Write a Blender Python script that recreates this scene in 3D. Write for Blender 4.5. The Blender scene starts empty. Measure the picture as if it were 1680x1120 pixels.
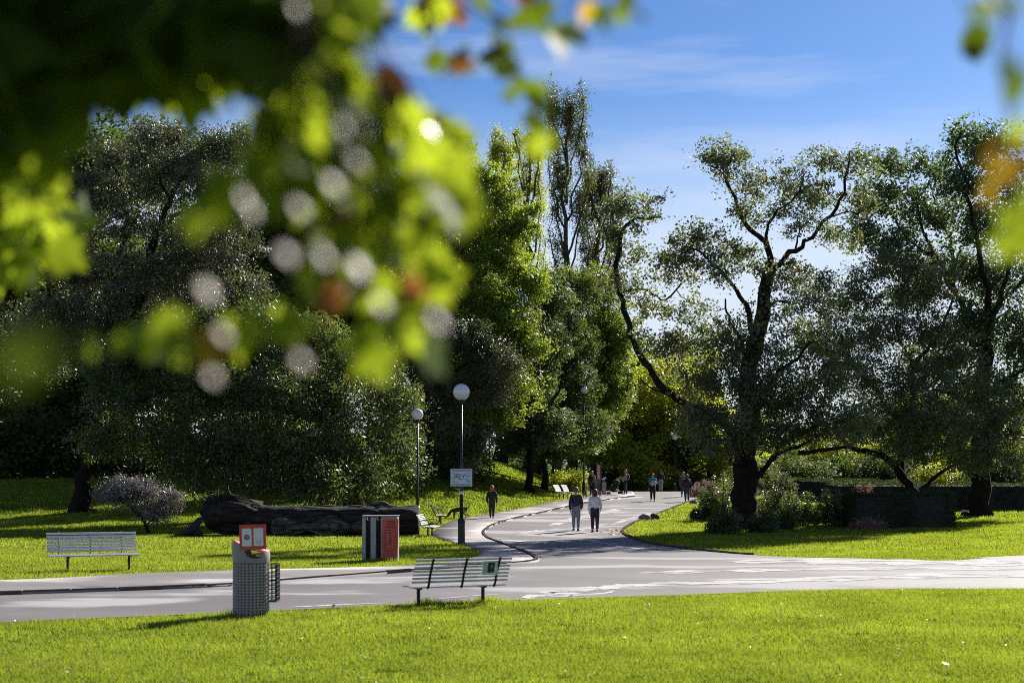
import bpy, bmesh, math, random
import numpy as np
from mathutils import Vector, Matrix

R = math.radians
scene = bpy.context.scene
COL = scene.collection

# ------------------------------------------------------------------ camera, sky, sun, exposure
F = 2333.0            # focal length in photo pixels (50 mm on a 36 mm sensor, 1680 px wide)
CX, HZ, HC = 840.0, 788.0, 2.2   # principal column, horizon row, eye height
cd = bpy.data.cameras.new("camera"); cam = bpy.data.objects.new("camera", cd); COL.objects.link(cam)
cam.location = (0, 0, HC); cam.rotation_euler = (R(90), 0, 0)
cd.lens = 50; cd.sensor_width = 36; cd.shift_y = (HZ-560)/1680.0
cd.clip_start = 0.05; cd.clip_end = 5000
cd.dof.use_dof = True; cd.dof.focus_distance = 55; cd.dof.aperture_fstop = 1.8
scene.camera = cam

SUN_AZ, SUN_EL = 34, 31
w = bpy.data.worlds.new("World"); scene.world = w; w.use_nodes = True
nt = w.node_tree; bg = nt.nodes['Background']
sky = nt.nodes.new('ShaderNodeTexSky'); sky.sky_type = 'NISHITA'; sky.sun_disc = False
sky.sun_elevation = R(SUN_EL); sky.sun_rotation = R(SUN_AZ)
sky.air_density = 1.0; sky.dust_density = 0.2; sky.ozone_density = 5.0
# thin streaky cirrus, high in the sky
tc = nt.nodes.new('ShaderNodeTexCoord'); mp = nt.nodes.new('ShaderNodeMapping')
mp.inputs['Rotation'].default_value = (0, R(20), 0); mp.inputs['Scale'].default_value = (1.1, 1.1, 9.0)
nz = nt.nodes.new('ShaderNodeTexNoise'); nz.inputs['Scale'].default_value = 2.6; nz.inputs['Detail'].default_value = 7; nz.inputs['Roughness'].default_value = .6
cr = nt.nodes.new('ShaderNodeMapRange'); cr.inputs['From Min'].default_value = .5; cr.inputs['From Max'].default_value = .8; cr.inputs['To Max'].default_value = .45
mx = nt.nodes.new('ShaderNodeMix'); mx.data_type = 'RGBA'; mx.inputs['B'].default_value = (7.5, 8.0, 9.0, 1)
nt.links.new(tc.outputs['Generated'], mp.inputs['Vector']); nt.links.new(mp.outputs[0], nz.inputs['Vector'])
nt.links.new(nz.outputs['Fac'], cr.inputs['Value']); nt.links.new(cr.outputs[0], mx.inputs['Factor'])
def vmul(src, k):
    v = nt.nodes.new('ShaderNodeVectorMath'); v.operation = 'SCALE'; v.inputs['Scale'].default_value = k; nt.links.new(src, v.inputs[0]); return v.outputs[0]
gm = nt.nodes.new('ShaderNodeGamma'); gm.inputs['Gamma'].default_value = 1.45     # clear, saturated autumn sky
nt.links.new(vmul(sky.outputs[0], .108), gm.inputs['Color'])
# the air whitens towards the skyline
sx = nt.nodes.new('ShaderNodeSeparateXYZ'); nt.links.new(tc.outputs['Generated'], sx.inputs[0])
hr = nt.nodes.new('ShaderNodeMapRange'); hr.interpolation_type = 'SMOOTHSTEP'; hr.inputs['From Min'].default_value = .275; hr.inputs['From Max'].default_value = .12; hr.inputs['To Max'].default_value = .88
nt.links.new(sx.outputs['Z'], hr.inputs['Value'])
hm = nt.nodes.new('ShaderNodeMix'); hm.data_type = 'RGBA'; hm.inputs['B'].default_value = (6.6, 7.3, 8.2, 1)
nt.links.new(hr.outputs[0], hm.inputs['Factor']); nt.links.new(vmul(gm.outputs[0], 9.26), hm.inputs['A']); nt.links.new(hm.outputs['Result'], mx.inputs['A']); nt.links.new(mx.outputs['Result'], bg.inputs['Color'])
bg.inputs['Strength'].default_value = 0.062

sd = bpy.data.lights.new("sun", 'SUN'); sun = bpy.data.objects.new("sun", sd); COL.objects.link(sun)
sd.energy = 5.0; sd.angle = R(0.5); sd.color = (1.0, .95, .86)
SV = Vector((math.sin(R(SUN_AZ))*math.cos(R(SUN_EL)), math.cos(R(SUN_AZ))*math.cos(R(SUN_EL)), math.sin(R(SUN_EL))))
sun.rotation_euler = SV.to_track_quat('Z', 'Y').to_euler(); sun.location = (20, 40, 40)
vs = scene.view_settings; vs.view_transform = 'Standard'; vs.look = 'None'; vs.exposure = 0.9; vs.gamma = 1
scene.render.engine = 'CYCLES'
cy = scene.cycles; cy.max_bounces = 7; cy.diffuse_bounces = 4; cy.transmission_bounces = 5; cy.glossy_bounces = 2
cy.transparent_max_bounces = 6; cy.sample_clamp_indirect = 6; cy.use_denoising = False   # fine foliage keeps its bite; the grain is like a camera's
cy.adaptive_threshold = .006; cy.filter_width = 1.0; cy.caustics_reflective = False; cy.caustics_refractive = False

# ------------------------------------------------------------------ terrain height and pixel helpers
def ss(a, b, x):
    t = np.clip((np.asarray(x, dtype=float)-a)/(b-a), 0, 1); return t*t*(3-2*t)
def zf(x, y):
    x = np.asarray(x, dtype=float); y = np.asarray(y, dtype=float)
    base = 1.35*ss(50, 112, y) - 3.6*ss(113, 170, y)
    xe = -2.9 + (y-56)*0.19
    hill = 2.7*ss(1.0, 12, xe-x)*ss(58, 96, y)*(1-.62*ss(12, 24, -x))
    und = .05*np.sin(x*.31+1)*np.sin(y*.23)*ss(40, 60, y)
    return base+hill+und
def zz(x, y): return float(zf(x, y))
def P(px, py):
    """ground point seen at a photo pixel"""
    dx, dz = (px-CX)/F, (HZ-py)/F
    ys = np.linspace(6, 400, 9000); h = HC+dz*ys-zf(dx*ys, ys)
    i = np.argmax(h <= 0) if (h <= 0).any() else len(ys)-1
    y = ys[i]; return Vector((dx*y, y, zz(dx*y, y)))
def W(px, py, Y): return Vector(((px-CX)/F*Y, Y, HC+(HZ-py)/F*Y))
def G(px, Y):
    x = (px-CX)/F*Y; return Vector((x, Y, zz(x, Y)))

# ------------------------------------------------------------------ object helpers
def tag(o, label=None, cat=None, group=None, kind=None):
    if label: o['label'] = label
    if cat: o['category'] = cat
    if group: o['group'] = group
    if kind: o['kind'] = kind
    return o
def empty(name, loc, rz=0, label=None, cat=None, group=None):
    o = bpy.data.objects.new(name, None); COL.objects.link(o); o.location = loc; o.rotation_euler = (0, 0, rz)
    o.empty_display_size = .3
    return tag(o, label, cat, group)
def link(name, me, mat, parent=None):
    o = bpy.data.objects.new(name, me); COL.objects.link(o)
    for m in (mat if isinstance(mat, (list, tuple)) else [mat]): me.materials.append(m)
    if parent: o.parent = parent
    return o
class MB:
    def __init__(s): s.v = []; s.f = []; s.m = []
    def add(s, vs, fs, mi=0):
        b = len(s.v); s.v += [tuple(v) for v in vs]; s.f += [tuple(b+i for i in f) for f in fs]; s.m += [mi]*len(fs)
    def box(s, c, d, rot=None, mi=0):
        M = rot if rot is not None else Matrix.Identity(3)
        if not isinstance(M, Matrix): M = Matrix.Rotation(M, 3, 'Z')
        c = Vector(c); x, y, z = d[0]/2, d[1]/2, d[2]/2
        vs = [c+M@Vector(p) for p in ((-x,-y,-z),(x,-y,-z),(x,y,-z),(-x,y,-z),(-x,-y,z),(x,-y,z),(x,y,z),(-x,y,z))]
        s.add(vs, [(0,3,2,1),(4,5,6,7),(0,1,5,4),(1,2,6,5),(2,3,7,6),(3,0,4,7)], mi)
    def tube(s, pts, rad, n=8, mi=0, cap=True):
        pts = [Vector(p) for p in pts]
        if not isinstance(rad, (list, tuple)): rad = [rad]*len(pts)
        vs = []; up = Vector((0.13, 0.21, 1)).normalized(); px = None
        for i, p in enumerate(pts):
            d = (pts[min(i+1, len(pts)-1)]-pts[max(i-1, 0)])
            if d.length < 1e-9: d = Vector((0,0,1))
            d.normalize()
            if px is None:
                px = d.cross(Vector((1,0,0)) if abs(d.x) < .8 else Vector((0,1,0))).normalized()
            px = (px-d*px.dot(d))
            if px.length < 1e-6: px = d.orthogonal()
            px.normalize(); q = d.cross(px)
            for k in range(n):
                a = 2*math.pi*k/n; vs.append(p+(px*math.cos(a)+q*math.sin(a))*rad[i])
        fs = []
        for i in range(len(pts)-1):
            for k in range(n):
                a = i*n+k; b = i*n+(k+1)%n; fs.append((a, b, b+n, a+n))
        if cap: fs.append(tuple(range(n-1, -1, -1))); fs.append(tuple((len(pts)-1)*n+k for k in range(n)))
        s.add(vs, fs, mi)
    def lathe(s, prof, n=24, c=(0,0,0), mi=0):
        vs = []; cx, cy_, cz = c
        for r, z in prof:
            for k in range(n):
                a = 2*math.pi*k/n; vs.append((cx+r*math.cos(a), cy_+r*math.sin(a), cz+z))
        fs = [(i*n+k, i*n+(k+1)%n, (i+1)*n+(k+1)%n, (i+1)*n+k) for i in range(len(prof)-1) for k in range(n)]
        s.add(vs, fs, mi)
    def ball(s, c, r, n=16, mi=0, jit=0, seed=0):
        rx, ry, rz = (r if isinstance(r, (tuple, list)) else (r, r, r)); rnd = random.Random(seed)
        vs = []; fs = []; m = max(6, n//2)
        vs.append((c[0], c[1], c[2]-rz))
        for i in range(1, m):
            t = math.pi*i/m
            for k in range(n):
                a = 2*math.pi*k/n; j = 1+jit*(rnd.random()-.5)
                vs.append((c[0]+rx*j*math.sin(t)*math.cos(a), c[1]+ry*j*math.sin(t)*math.sin(a), c[2]-rz*j*math.cos(t)))
        vs.append((c[0], c[1], c[2]+rz)); L = len(vs)-1
        for k in range(n): fs.append((0, 1+(k+1)%n, 1+k))
        for i in range(m-2):
            for k in range(n):
                a = 1+i*n+k; b = 1+i*n+(k+1)%n; fs.append((a, b, b+n, a+n))
        for k in range(n): fs.append((L, 1+(m-2)*n+k, 1+(m-2)*n+(k+1)%n))
        s.add(vs, fs, mi)
    def build(s, name, mat, parent=None, smooth=False, bevel=0):
        me = bpy.data.meshes.new(name); me.from_pydata(s.v, [], s.f); me.update()
        if any(s.m): me.polygons.foreach_set('material_index', s.m)
        if smooth: me.polygons.foreach_set('use_smooth', [True]*len(me.polygons))
        if bevel:
            bm = bmesh.new(); bm.from_mesh(me)
            bmesh.ops.bevel(bm, geom=[e for e in bm.edges if len(e.link_faces) == 2 and e.calc_face_angle(0) > .6], offset=bevel, segments=2, affect='EDGES')
            bm.to_mesh(me); bm.free()
        return link(name, me, mat, parent)
def copy_tree(o, parent=None):
    c = o.copy(); COL.objects.link(c)
    if parent: c.parent = parent
    for ch in list(o.children):
        if ch.name in COL.objects: copy_tree(ch, c)
    return c
def np_mesh(name, V, Fq, attr=None, smooth=False):
    """mesh from numpy vertices (n,3) and faces (m,k)"""
    me = bpy.data.meshes.new(name); m, k = Fq.shape
    me.vertices.add(len(V)); me.vertices.foreach_set('co', np.ascontiguousarray(V, dtype=np.float32).ravel())
    me.loops.add(m*k); me.loops.foreach_set('vertex_index', np.ascontiguousarray(Fq, dtype=np.int32).ravel())
    me.polygons.add(m); me.polygons.foreach_set('loop_start', np.arange(0, m*k, k, dtype=np.int32))
    me.polygons.foreach_set('loop_total', np.full(m, k, dtype=np.int32)) if False else None
    me.update(calc_edges=True)
    if attr is not None:
        a = me.attributes.new('rnd', 'FLOAT', 'FACE'); a.data.foreach_set('value', attr.astype(np.float32))
    if smooth: me.polygons.foreach_set('use_smooth', np.ones(m, dtype=bool))
    return me

# ------------------------------------------------------------------ materials
def mat(name, col=(.5,.5,.5), rough=.6, metal=0, spec=.5, noise=0, nscale=8, bump=0, bscale=30, col2=None):
    m = bpy.data.materials.new(name); m.use_nodes = True; n = m.node_tree; b = n.nodes['Principled BSDF']
    b.inputs['Base Color'].default_value = (*col, 1); b.inputs['Roughness'].default_value = rough
    b.inputs['Metallic'].default_value = metal; b.inputs['Specular IOR Level'].default_value = spec
    if noise or col2 or bump:
        t = n.nodes.new('ShaderNodeTexCoord')
    if noise or col2:
        z = n.nodes.new('ShaderNodeTexNoise'); z.inputs['Scale'].default_value = nscale; z.inputs['Detail'].default_value = 6
        n.links.new(t.outputs['Object'], z.inputs['Vector'])
        x = n.nodes.new('ShaderNodeMix'); x.data_type = 'RGBA'
        r = n.nodes.new('ShaderNodeMapRange'); r.inputs['From Min'].default_value = .35; r.inputs['From Max'].default_value = .65
        n.links.new(z.outputs['Fac'], r.inputs['Value']); n.links.new(r.outputs[0], x.inputs['Factor'])
        c2 = col2 if col2 else tuple(c*(1-noise) for c in col)
        x.inputs['A'].default_value = (*col, 1); x.inputs['B'].default_value = (*c2, 1)
        n.links.new(x.outputs['Result'], b.inputs['Base Color'])
    if bump:
        z2 = n.nodes.new('ShaderNodeTexNoise'); z2.inputs['Scale'].default_value = bscale; z2.inputs['Detail'].default_value = 8
        n.links.new(t.outputs['Object'], z2.inputs['Vector'])
        bp = n.nodes.new('ShaderNodeBump'); bp.inputs['Strength'].default_value = bump; bp.inputs['Distance'].default_value = .05
        n.links.new(z2.outputs['Fac'], bp.inputs['Height']); n.links.new(bp.outputs[0], b.inputs['Normal'])
    return m
def leaf_mat(name, dark, light, trans, tfac=.45, rough=.42, spec=.5, dry=None, dryf=.06, nscale=.5):
    """thin leaf: sheen on the surface, light passing through; hue drifts from clump to clump"""
    m = bpy.data.materials.new(name); m.use_nodes = True; n = m.node_tree; b = n.nodes['Principled BSDF']; out = n.nodes['Material Output']
    at = n.nodes.new('ShaderNodeAttribute'); at.attribute_name = 'rnd'
    t = n.nodes.new('ShaderNodeTexCoord'); z = n.nodes.new('ShaderNodeTexNoise'); z.inputs['Scale'].default_value = nscale; z.inputs['Detail'].default_value = 2
    n.links.new(t.outputs['Object'], z.inputs['Vector'])
    ad = n.nodes.new('ShaderNodeMath'); ad.operation = 'MULTIPLY_ADD'; ad.inputs[1].default_value = .5
    n.links.new(at.outputs['Fac'], ad.inputs[0]); 
    sb = n.nodes.new('ShaderNodeMath'); sb.operation = 'MULTIPLY_ADD'; sb.inputs[1].default_value = 1.6; sb.inputs[2].default_value = -.55
    n.links.new(z.outputs['Fac'], sb.inputs[0]); n.links.new(sb.outputs[0], ad.inputs[2]); ad.use_clamp = True
    def ramp(a, c):
        x = n.nodes.new('ShaderNodeMix'); x.data_type = 'RGBA'; x.inputs['A'].default_value = (*a, 1); x.inputs['B'].default_value = (*c, 1)
        n.links.new(ad.outputs[0], x.inputs['Factor']); o = x.outputs['Result']
        if dry:
            g = n.nodes.new('ShaderNodeMath'); g.operation = 'GREATER_THAN'; g.inputs[1].default_value = 1-dryf
            n.links.new(at.outputs['Fac'], g.inputs[0])
            y = n.nodes.new('ShaderNodeMix'); y.data_type = 'RGBA'; y.inputs['B'].default_value = (*dry, 1)
            n.links.new(g.outputs[0], y.inputs['Factor']); n.links.new(o, y.inputs['A']); o = y.outputs['Result']
        return o
    n.links.new(ramp(dark, light), b.inputs['Base Color'])
    b.inputs['Roughness'].default_value = rough; b.inputs['Specular IOR Level'].default_value = spec
    tr = n.nodes.new('ShaderNodeBsdfTranslucent'); n.links.new(ramp(tuple(c*.55 for c in trans), trans), tr.inputs['Color'])
    mxs = n.nodes.new('ShaderNodeMixShader'); mxs.inputs[0].default_value = tfac
    n.links.new(b.outputs[0], mxs.inputs[1]); n.links.new(tr.outputs[0], mxs.inputs[2]); n.links.new(mxs.outputs[0], out.inputs['Surface'])
    return m

M = {}
M['bark'] = mat('bark', (.028,.022,.018), .95, spec=.05, noise=.5, nscale=5, bump=.8, bscale=14)
M['bark_grey'] = mat('bark_grey', (.10,.085,.07), .9, spec=.15, noise=.5, nscale=4, bump=.8, bscale=10)
M['iron'] = mat('iron', (.018,.02,.022), .45, spec=.5, noise=.3)
M['iron_rust'] = mat('iron_rust', (.03,.02,.018), .6, noise=.4)
M['slat'] = mat('slat_paint', (.66,.63,.65), .42, noise=.12, nscale=9, bump=.1, bscale=40)
M['globe'] = mat('globe_glass', (.78,.74,.77), .25, spec=.6)
M['galv'] = mat('galvanised', (.36,.37,.39), .5, metal=.2, noise=.25, nscale=6)
M['dark'] = mat('dark_slot', (.012,.013,.015), .7)
M['bin_grey'] = mat('bin_grey', (.30,.285,.285), .55, metal=0, noise=.1, nscale=12)
M['bin_red'] = mat('bin_red', (.30,.05,.05), .5)
M['rim_red'] = mat('rim_red', (.62,.16,.15), .3, spec=.6)
M['orange'] = mat('orange_red_paint', (.62,.06,.03), .4)
M['red_board'] = mat('red_board', (.60,.075,.045), .45)
M['white'] = mat('white_print', (.78,.80,.82), .4)
M['purple'] = mat('purple_print', (.28,.03,.13), .4)
M['ink'] = mat('ink', (.03,.04,.055), .5)
M['ink_red'] = mat('ink_red', (.20,.02,.02), .5)
M['board_blue'] = mat('board_blue', (.62,.74,.78), .4)
M['teal'] = mat('teal_print', (.10,.30,.36), .5)
M['greenrack'] = mat('green_rack', (.012,.035,.032), .5)
M['wood'] = mat('weathered_wood', (.022,.017,.013), .85, noise=.5, nscale=3, bump=1, bscale=9)
M['wood_light'] = mat('weathered_wood_pale', (.075,.06,.045), .85, noise=.5, nscale=3, bump=1, bscale=9)
M['rock'] = mat('rock', (.30,.22,.20), .9, spec=.1, noise=.35, nscale=4, bump=.8, bscale=8)
M['rock_dark'] = mat('rock_dark', (.05,.052,.045), .9, noise=.35, nscale=4, bump=.8, bscale=8)
M['kerb'] = mat('kerb_granite', (.12,.105,.10), .95, spec=0, noise=.35, nscale=3, bump=.4, bscale=30)
M['skin'] = mat('skin', (.52,.30,.21), .55)
M['fawn'] = mat('fawn_fur', (.36,.19,.09), .8, noise=.3)
M['black_fur'] = mat('black_fur', (.018,.017,.018), .65)
M['grey_fur'] = mat('grey_fur', (.12,.11,.10), .8)

def road_mat(name, col, glare):
    m = bpy.data.materials.new(name); m.use_nodes = True; n = m.node_tree; b = n.nodes['Principled BSDF']
    t = n.nodes.new('ShaderNodeTexCoord')
    def noise(sc, det, scale=(1,1,1), rot=0):
        mp = n.nodes.new('ShaderNodeMapping'); mp.inputs['Scale'].default_value = scale; mp.inputs['Rotation'].default_value = (0,0,rot)
        n.links.new(t.outputs['Object'], mp.inputs['Vector']); z = n.nodes.new('ShaderNodeTexNoise')
        z.inputs['Scale'].default_value = sc; z.inputs['Detail'].default_value = det; n.links.new(mp.outputs[0], z.inputs['Vector']); return z.outputs['Fac']
    def mr(s, a, c, lo, hi):
        r = n.nodes.new('ShaderNodeMapRange'); r.inputs['From Min'].default_value = a; r.inputs['From Max'].default_value = c
        r.inputs['To Min'].default_value = lo; r.inputs['To Max'].default_value = hi; n.links.new(s, r.inputs['Value']); return r.outputs[0]
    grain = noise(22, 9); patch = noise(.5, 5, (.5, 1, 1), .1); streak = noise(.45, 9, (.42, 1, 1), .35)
    x = n.nodes.new('ShaderNodeMix'); x.data_type = 'RGBA'; x.inputs['A'].default_value = (*[c*.72 for c in col], 1); x.inputs['B'].default_value = (*[c*1.25 for c in col], 1)
    a = n.nodes.new('ShaderNodeMath'); a.operation = 'ADD'; n.links.new(mr(grain, .3, .7, 0, .5), a.inputs[0]); n.links.new(mr(patch, .35, .65, 0, .5), a.inputs[1])
    n.links.new(a.outputs[0], x.inputs['Factor']); n.links.new(x.outputs['Result'], b.inputs['Base Color'])
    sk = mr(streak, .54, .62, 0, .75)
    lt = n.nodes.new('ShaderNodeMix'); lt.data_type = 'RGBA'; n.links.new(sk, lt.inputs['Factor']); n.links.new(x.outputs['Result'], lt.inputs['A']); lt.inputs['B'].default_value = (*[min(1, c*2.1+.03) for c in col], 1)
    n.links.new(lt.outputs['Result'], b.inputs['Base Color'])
    # low sun glare painted as paler streaks, also rougher and shinier
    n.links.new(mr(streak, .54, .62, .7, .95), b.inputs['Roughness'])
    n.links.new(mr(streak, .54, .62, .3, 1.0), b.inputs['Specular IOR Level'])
    bp = n.nodes.new('ShaderNodeBump'); bp.inputs['Strength'].default_value = .35; bp.inputs['Distance'].default_value = .006
    n.links.new(grain, bp.inputs['Height']); n.links.new(bp.outputs[0], b.inputs['Normal'])
    return m
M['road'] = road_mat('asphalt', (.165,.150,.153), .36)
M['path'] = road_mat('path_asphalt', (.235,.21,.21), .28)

def ground_mat():
    m = bpy.data.materials.new('lawn_soil'); m.use_nodes = True; n = m.node_tree; b = n.nodes['Principled BSDF']
    t = n.nodes.new('ShaderNodeTexCoord')
    z1 = n.nodes.new('ShaderNodeTexNoise'); z1.inputs['Scale'].default_value = .7; z1.inputs['Detail'].default_value = 8
    z2 = n.nodes.new('ShaderNodeTexNoise'); z2.inputs['Scale'].default_value = 18; z2.inputs['Detail'].default_value = 6
    for z in (z1, z2): n.links.new(t.outputs['Object'], z.inputs['Vector'])
    a = n.nodes.new('ShaderNodeMath'); a.operation = 'MULTIPLY_ADD'; a.inputs[1].default_value = .5; n.links.new(z1.outputs[0], a.inputs[0])
    c = n.nodes.new('ShaderNodeMath'); c.operation = 'MULTIPLY'; c.inputs[1].default_value = .5; n.links.new(z2.outputs[0], c.inputs[0]); n.links.new(c.outputs[0], a.inputs[2])
    r = n.nodes.new('ShaderNodeValToRGB'); e = r.color_ramp.elements; e[0].position = .35; e[0].color = (.025,.042,.008,1); e[1].position = .65; e[1].color = (.09,.13,.012,1)
    n.links.new(a.outputs[0], r.inputs[0]); n.links.new(r.outputs[0], b.inputs['Base Color']); b.inputs['Roughness'].default_value = .95
    b.inputs['Specular IOR Level'].default_value = 0
    return m
M['ground'] = ground_mat()
M['grass'] = leaf_mat('grass_blades', (.085,.14,.014), (.15,.21,.022), (.50,.61,.045), .56, .55, .22, dry=(.30,.27,.08), dryf=.05, nscale=.6)

# ------------------------------------------------------------------ ground, road, path
def grid_axis(*segs):
    out = []
    for a, b, st in segs: out += list(np.arange(a, b, st))
    return np.array(out+[segs[-1][1]], dtype=float)
gx = grid_axis((-1500,-200,130), (-200,-50,10), (-50,60,1.5), (60,200,10), (200,1500,130))
gy = grid_axis((-60,4,8), (4,130,1.5), (130,250,6), (250,2600,150))
X, Y = np.meshgrid(gx, gy)
V = np.stack([X.ravel(), Y.ravel(), zf(X, Y).ravel()], 1)
nx_, ny_ = len(gx), len(gy)
i, j = np.meshgrid(np.arange(nx_-1), np.arange(ny_-1)); a = (j*nx_+i).ravel()
me = np_mesh('ground', V, np.stack([a, a+1, a+1+nx_, a+nx_], 1), smooth=True)
tag(link('ground', me, M['ground']), kind='structure')

def smooth_line(pts, n=6):
    out = []; L = len(pts)
    for i in range(L-1):
        p0, p1, p2, p3 = pts[max(i-1,0)], pts[i], pts[i+1], pts[min(i+2, L-1)]
        for k in range(n):
            t = k/n
            out.append(tuple(.5*((2*p1[d])+(-p0[d]+p2[d])*t+(2*p0[d]-5*p1[d]+4*p2[d]-p3[d])*t*t+(-p0[d]+3*p1[d]-3*p2[d]+p3[d])*t**3) for d in (0,1)))
    return out+[tuple(pts[-1][:2])]
def gl(px): return [tuple(P(*p)[:2]) for p in px]
near_edge = smooth_line(gl([(-700,1068),(0,1022),(220,1012),(440,1003),(680,991),(840,985),(1100,977),(1300,970),(1500,966),(1680,966),(2400,958)]))
isle_edge = smooth_line(gl([(2400,878),(1680,911),(1620,915),(1570,919),(1500,919),(1400,916),(1300,914),(1200,908),(1120,900),(1060,891),(1028,880),(1019,873),(1025,865),(1045,855),(1090,838),(1130,823),(1165,812)]))
kerb_line = smooth_line(gl([(-700,1002),(0,977),(200,970),(380,962),(560,948),(680,938),(760,931),(845,926),(884,921),(872,911),(845,900),(815,889),(797,880),(797,871),(815,860),(850,850),(900,839),(960,826),(1042,814)]))
walk_edge = smooth_line(gl([(-700,970),(0,955),(200,945),(400,938),(560,934),(680,930),(750,922),(788,913),(788,906),(765,897),(735,889),(712,882),(709,875),(728,862),(751,853),(790,846),(814,842),(860,834),(900,826),(937,819),(975,812)]))
crest = [(5.5,114),(3,124),(24,124),(19,113)]
road_poly = near_edge+isle_edge+[(17.5,108),(24,118),(10,122),(6,112)]+kerb_line[::-1]
walk_poly = kerb_line+[(9.0,106),(7,120),(4.5,118)]+walk_edge[::-1]
# simpler closing at the crest
def sheet(name, poly, off, m, skirt=0):
    from mathutils.geometry import delaunay_2d_cdt
    cv, _, cf, _, _, _ = delaunay_2d_cdt([Vector(p) for p in poly], [], [list(range(len(poly)))], 1, 1e-4)
    bm = bmesh.new(); vs = [bm.verts.new((v.x, v.y, 0)) for v in cv]
    for f in cf: bm.faces.new([vs[i] for i in f])
    xs = [p[0] for p in poly]; ys = [p[1] for p in poly]
    for v_, ax, lo, hi in [(g, (1,0,0), min(xs), max(xs)) for g in gx]+[(g, (0,1,0), min(ys), max(ys)) for g in gy]:
        if lo < v_ < hi:
            bmesh.ops.bisect_plane(bm, geom=bm.verts[:]+bm.edges[:]+bm.faces[:], plane_co=(v_*ax[0], v_*ax[1], 0), plane_no=ax)
    if skirt:
        be = [e for e in bm.edges if e.is_boundary]
        ex = bmesh.ops.extrude_edge_only(bm, edges=be)['geom']; low = {v for v in ex if isinstance(v, bmesh.types.BMVert)}
    for v in bm.verts: v.co.z = zz(v.co.x, v.co.y)+off
    if skirt:
        for v in low: v.co.z -= skirt
    bmesh.ops.recalc_face_normals(bm, faces=bm.faces[:])
    for f in bm.faces:
        f.smooth = True
    up = sum(f.normal.z*f.calc_area() for f in bm.faces)
    if up < 0: bmesh.ops.reverse_faces(bm, faces=bm.faces[:])
    me = bpy.data.meshes.new(name); bm.to_mesh(me); bm.free()
    return tag(link(name, me, m), kind='structure')
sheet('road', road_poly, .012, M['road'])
sheet('pavement', walk_poly, .055, M['path'], skirt=.12)

# sun glare on the asphalt, painted as pale ribbon sheets
M['glare_paint'] = mat('road_glare', (.50,.475,.47), .95, spec=1.0, noise=.12, nscale=9)
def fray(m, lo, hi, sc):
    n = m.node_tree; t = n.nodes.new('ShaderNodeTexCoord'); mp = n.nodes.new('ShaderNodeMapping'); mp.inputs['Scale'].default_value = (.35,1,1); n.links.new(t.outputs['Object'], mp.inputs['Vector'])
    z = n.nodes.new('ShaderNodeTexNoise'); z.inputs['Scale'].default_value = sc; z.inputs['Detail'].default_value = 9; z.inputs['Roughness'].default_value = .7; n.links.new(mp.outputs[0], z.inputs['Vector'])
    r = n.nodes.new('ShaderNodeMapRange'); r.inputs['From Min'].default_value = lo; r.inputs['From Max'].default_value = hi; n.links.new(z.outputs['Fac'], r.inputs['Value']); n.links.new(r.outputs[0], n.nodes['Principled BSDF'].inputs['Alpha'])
fray(M['glare_paint'], .40, .50, 2.2)
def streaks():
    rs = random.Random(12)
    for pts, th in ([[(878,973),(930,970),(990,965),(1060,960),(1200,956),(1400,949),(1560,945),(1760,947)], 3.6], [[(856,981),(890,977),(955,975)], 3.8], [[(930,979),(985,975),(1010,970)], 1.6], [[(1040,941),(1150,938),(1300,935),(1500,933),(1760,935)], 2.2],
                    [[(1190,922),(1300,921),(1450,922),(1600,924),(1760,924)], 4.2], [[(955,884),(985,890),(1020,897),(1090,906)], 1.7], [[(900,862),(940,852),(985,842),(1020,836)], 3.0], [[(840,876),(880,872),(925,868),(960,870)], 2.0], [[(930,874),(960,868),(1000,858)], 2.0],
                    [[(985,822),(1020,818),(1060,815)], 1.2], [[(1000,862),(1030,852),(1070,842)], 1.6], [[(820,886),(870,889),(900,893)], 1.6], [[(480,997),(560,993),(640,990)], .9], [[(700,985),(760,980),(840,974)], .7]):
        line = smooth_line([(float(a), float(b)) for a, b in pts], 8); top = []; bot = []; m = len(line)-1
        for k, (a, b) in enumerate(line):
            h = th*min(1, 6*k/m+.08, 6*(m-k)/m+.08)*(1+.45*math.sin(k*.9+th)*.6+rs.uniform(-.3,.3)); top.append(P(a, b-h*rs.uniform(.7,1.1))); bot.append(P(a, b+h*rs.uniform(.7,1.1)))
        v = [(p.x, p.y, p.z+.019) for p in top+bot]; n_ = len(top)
        me = bpy.data.meshes.new('glare_streak'); me.from_pydata(v, [], [(k, n_+k, n_+k+1, k+1) for k in range(n_-1)]); me.update()
        tag(link('glare_streak', me, M['glare_paint']), kind='structure')
streaks()

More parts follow.
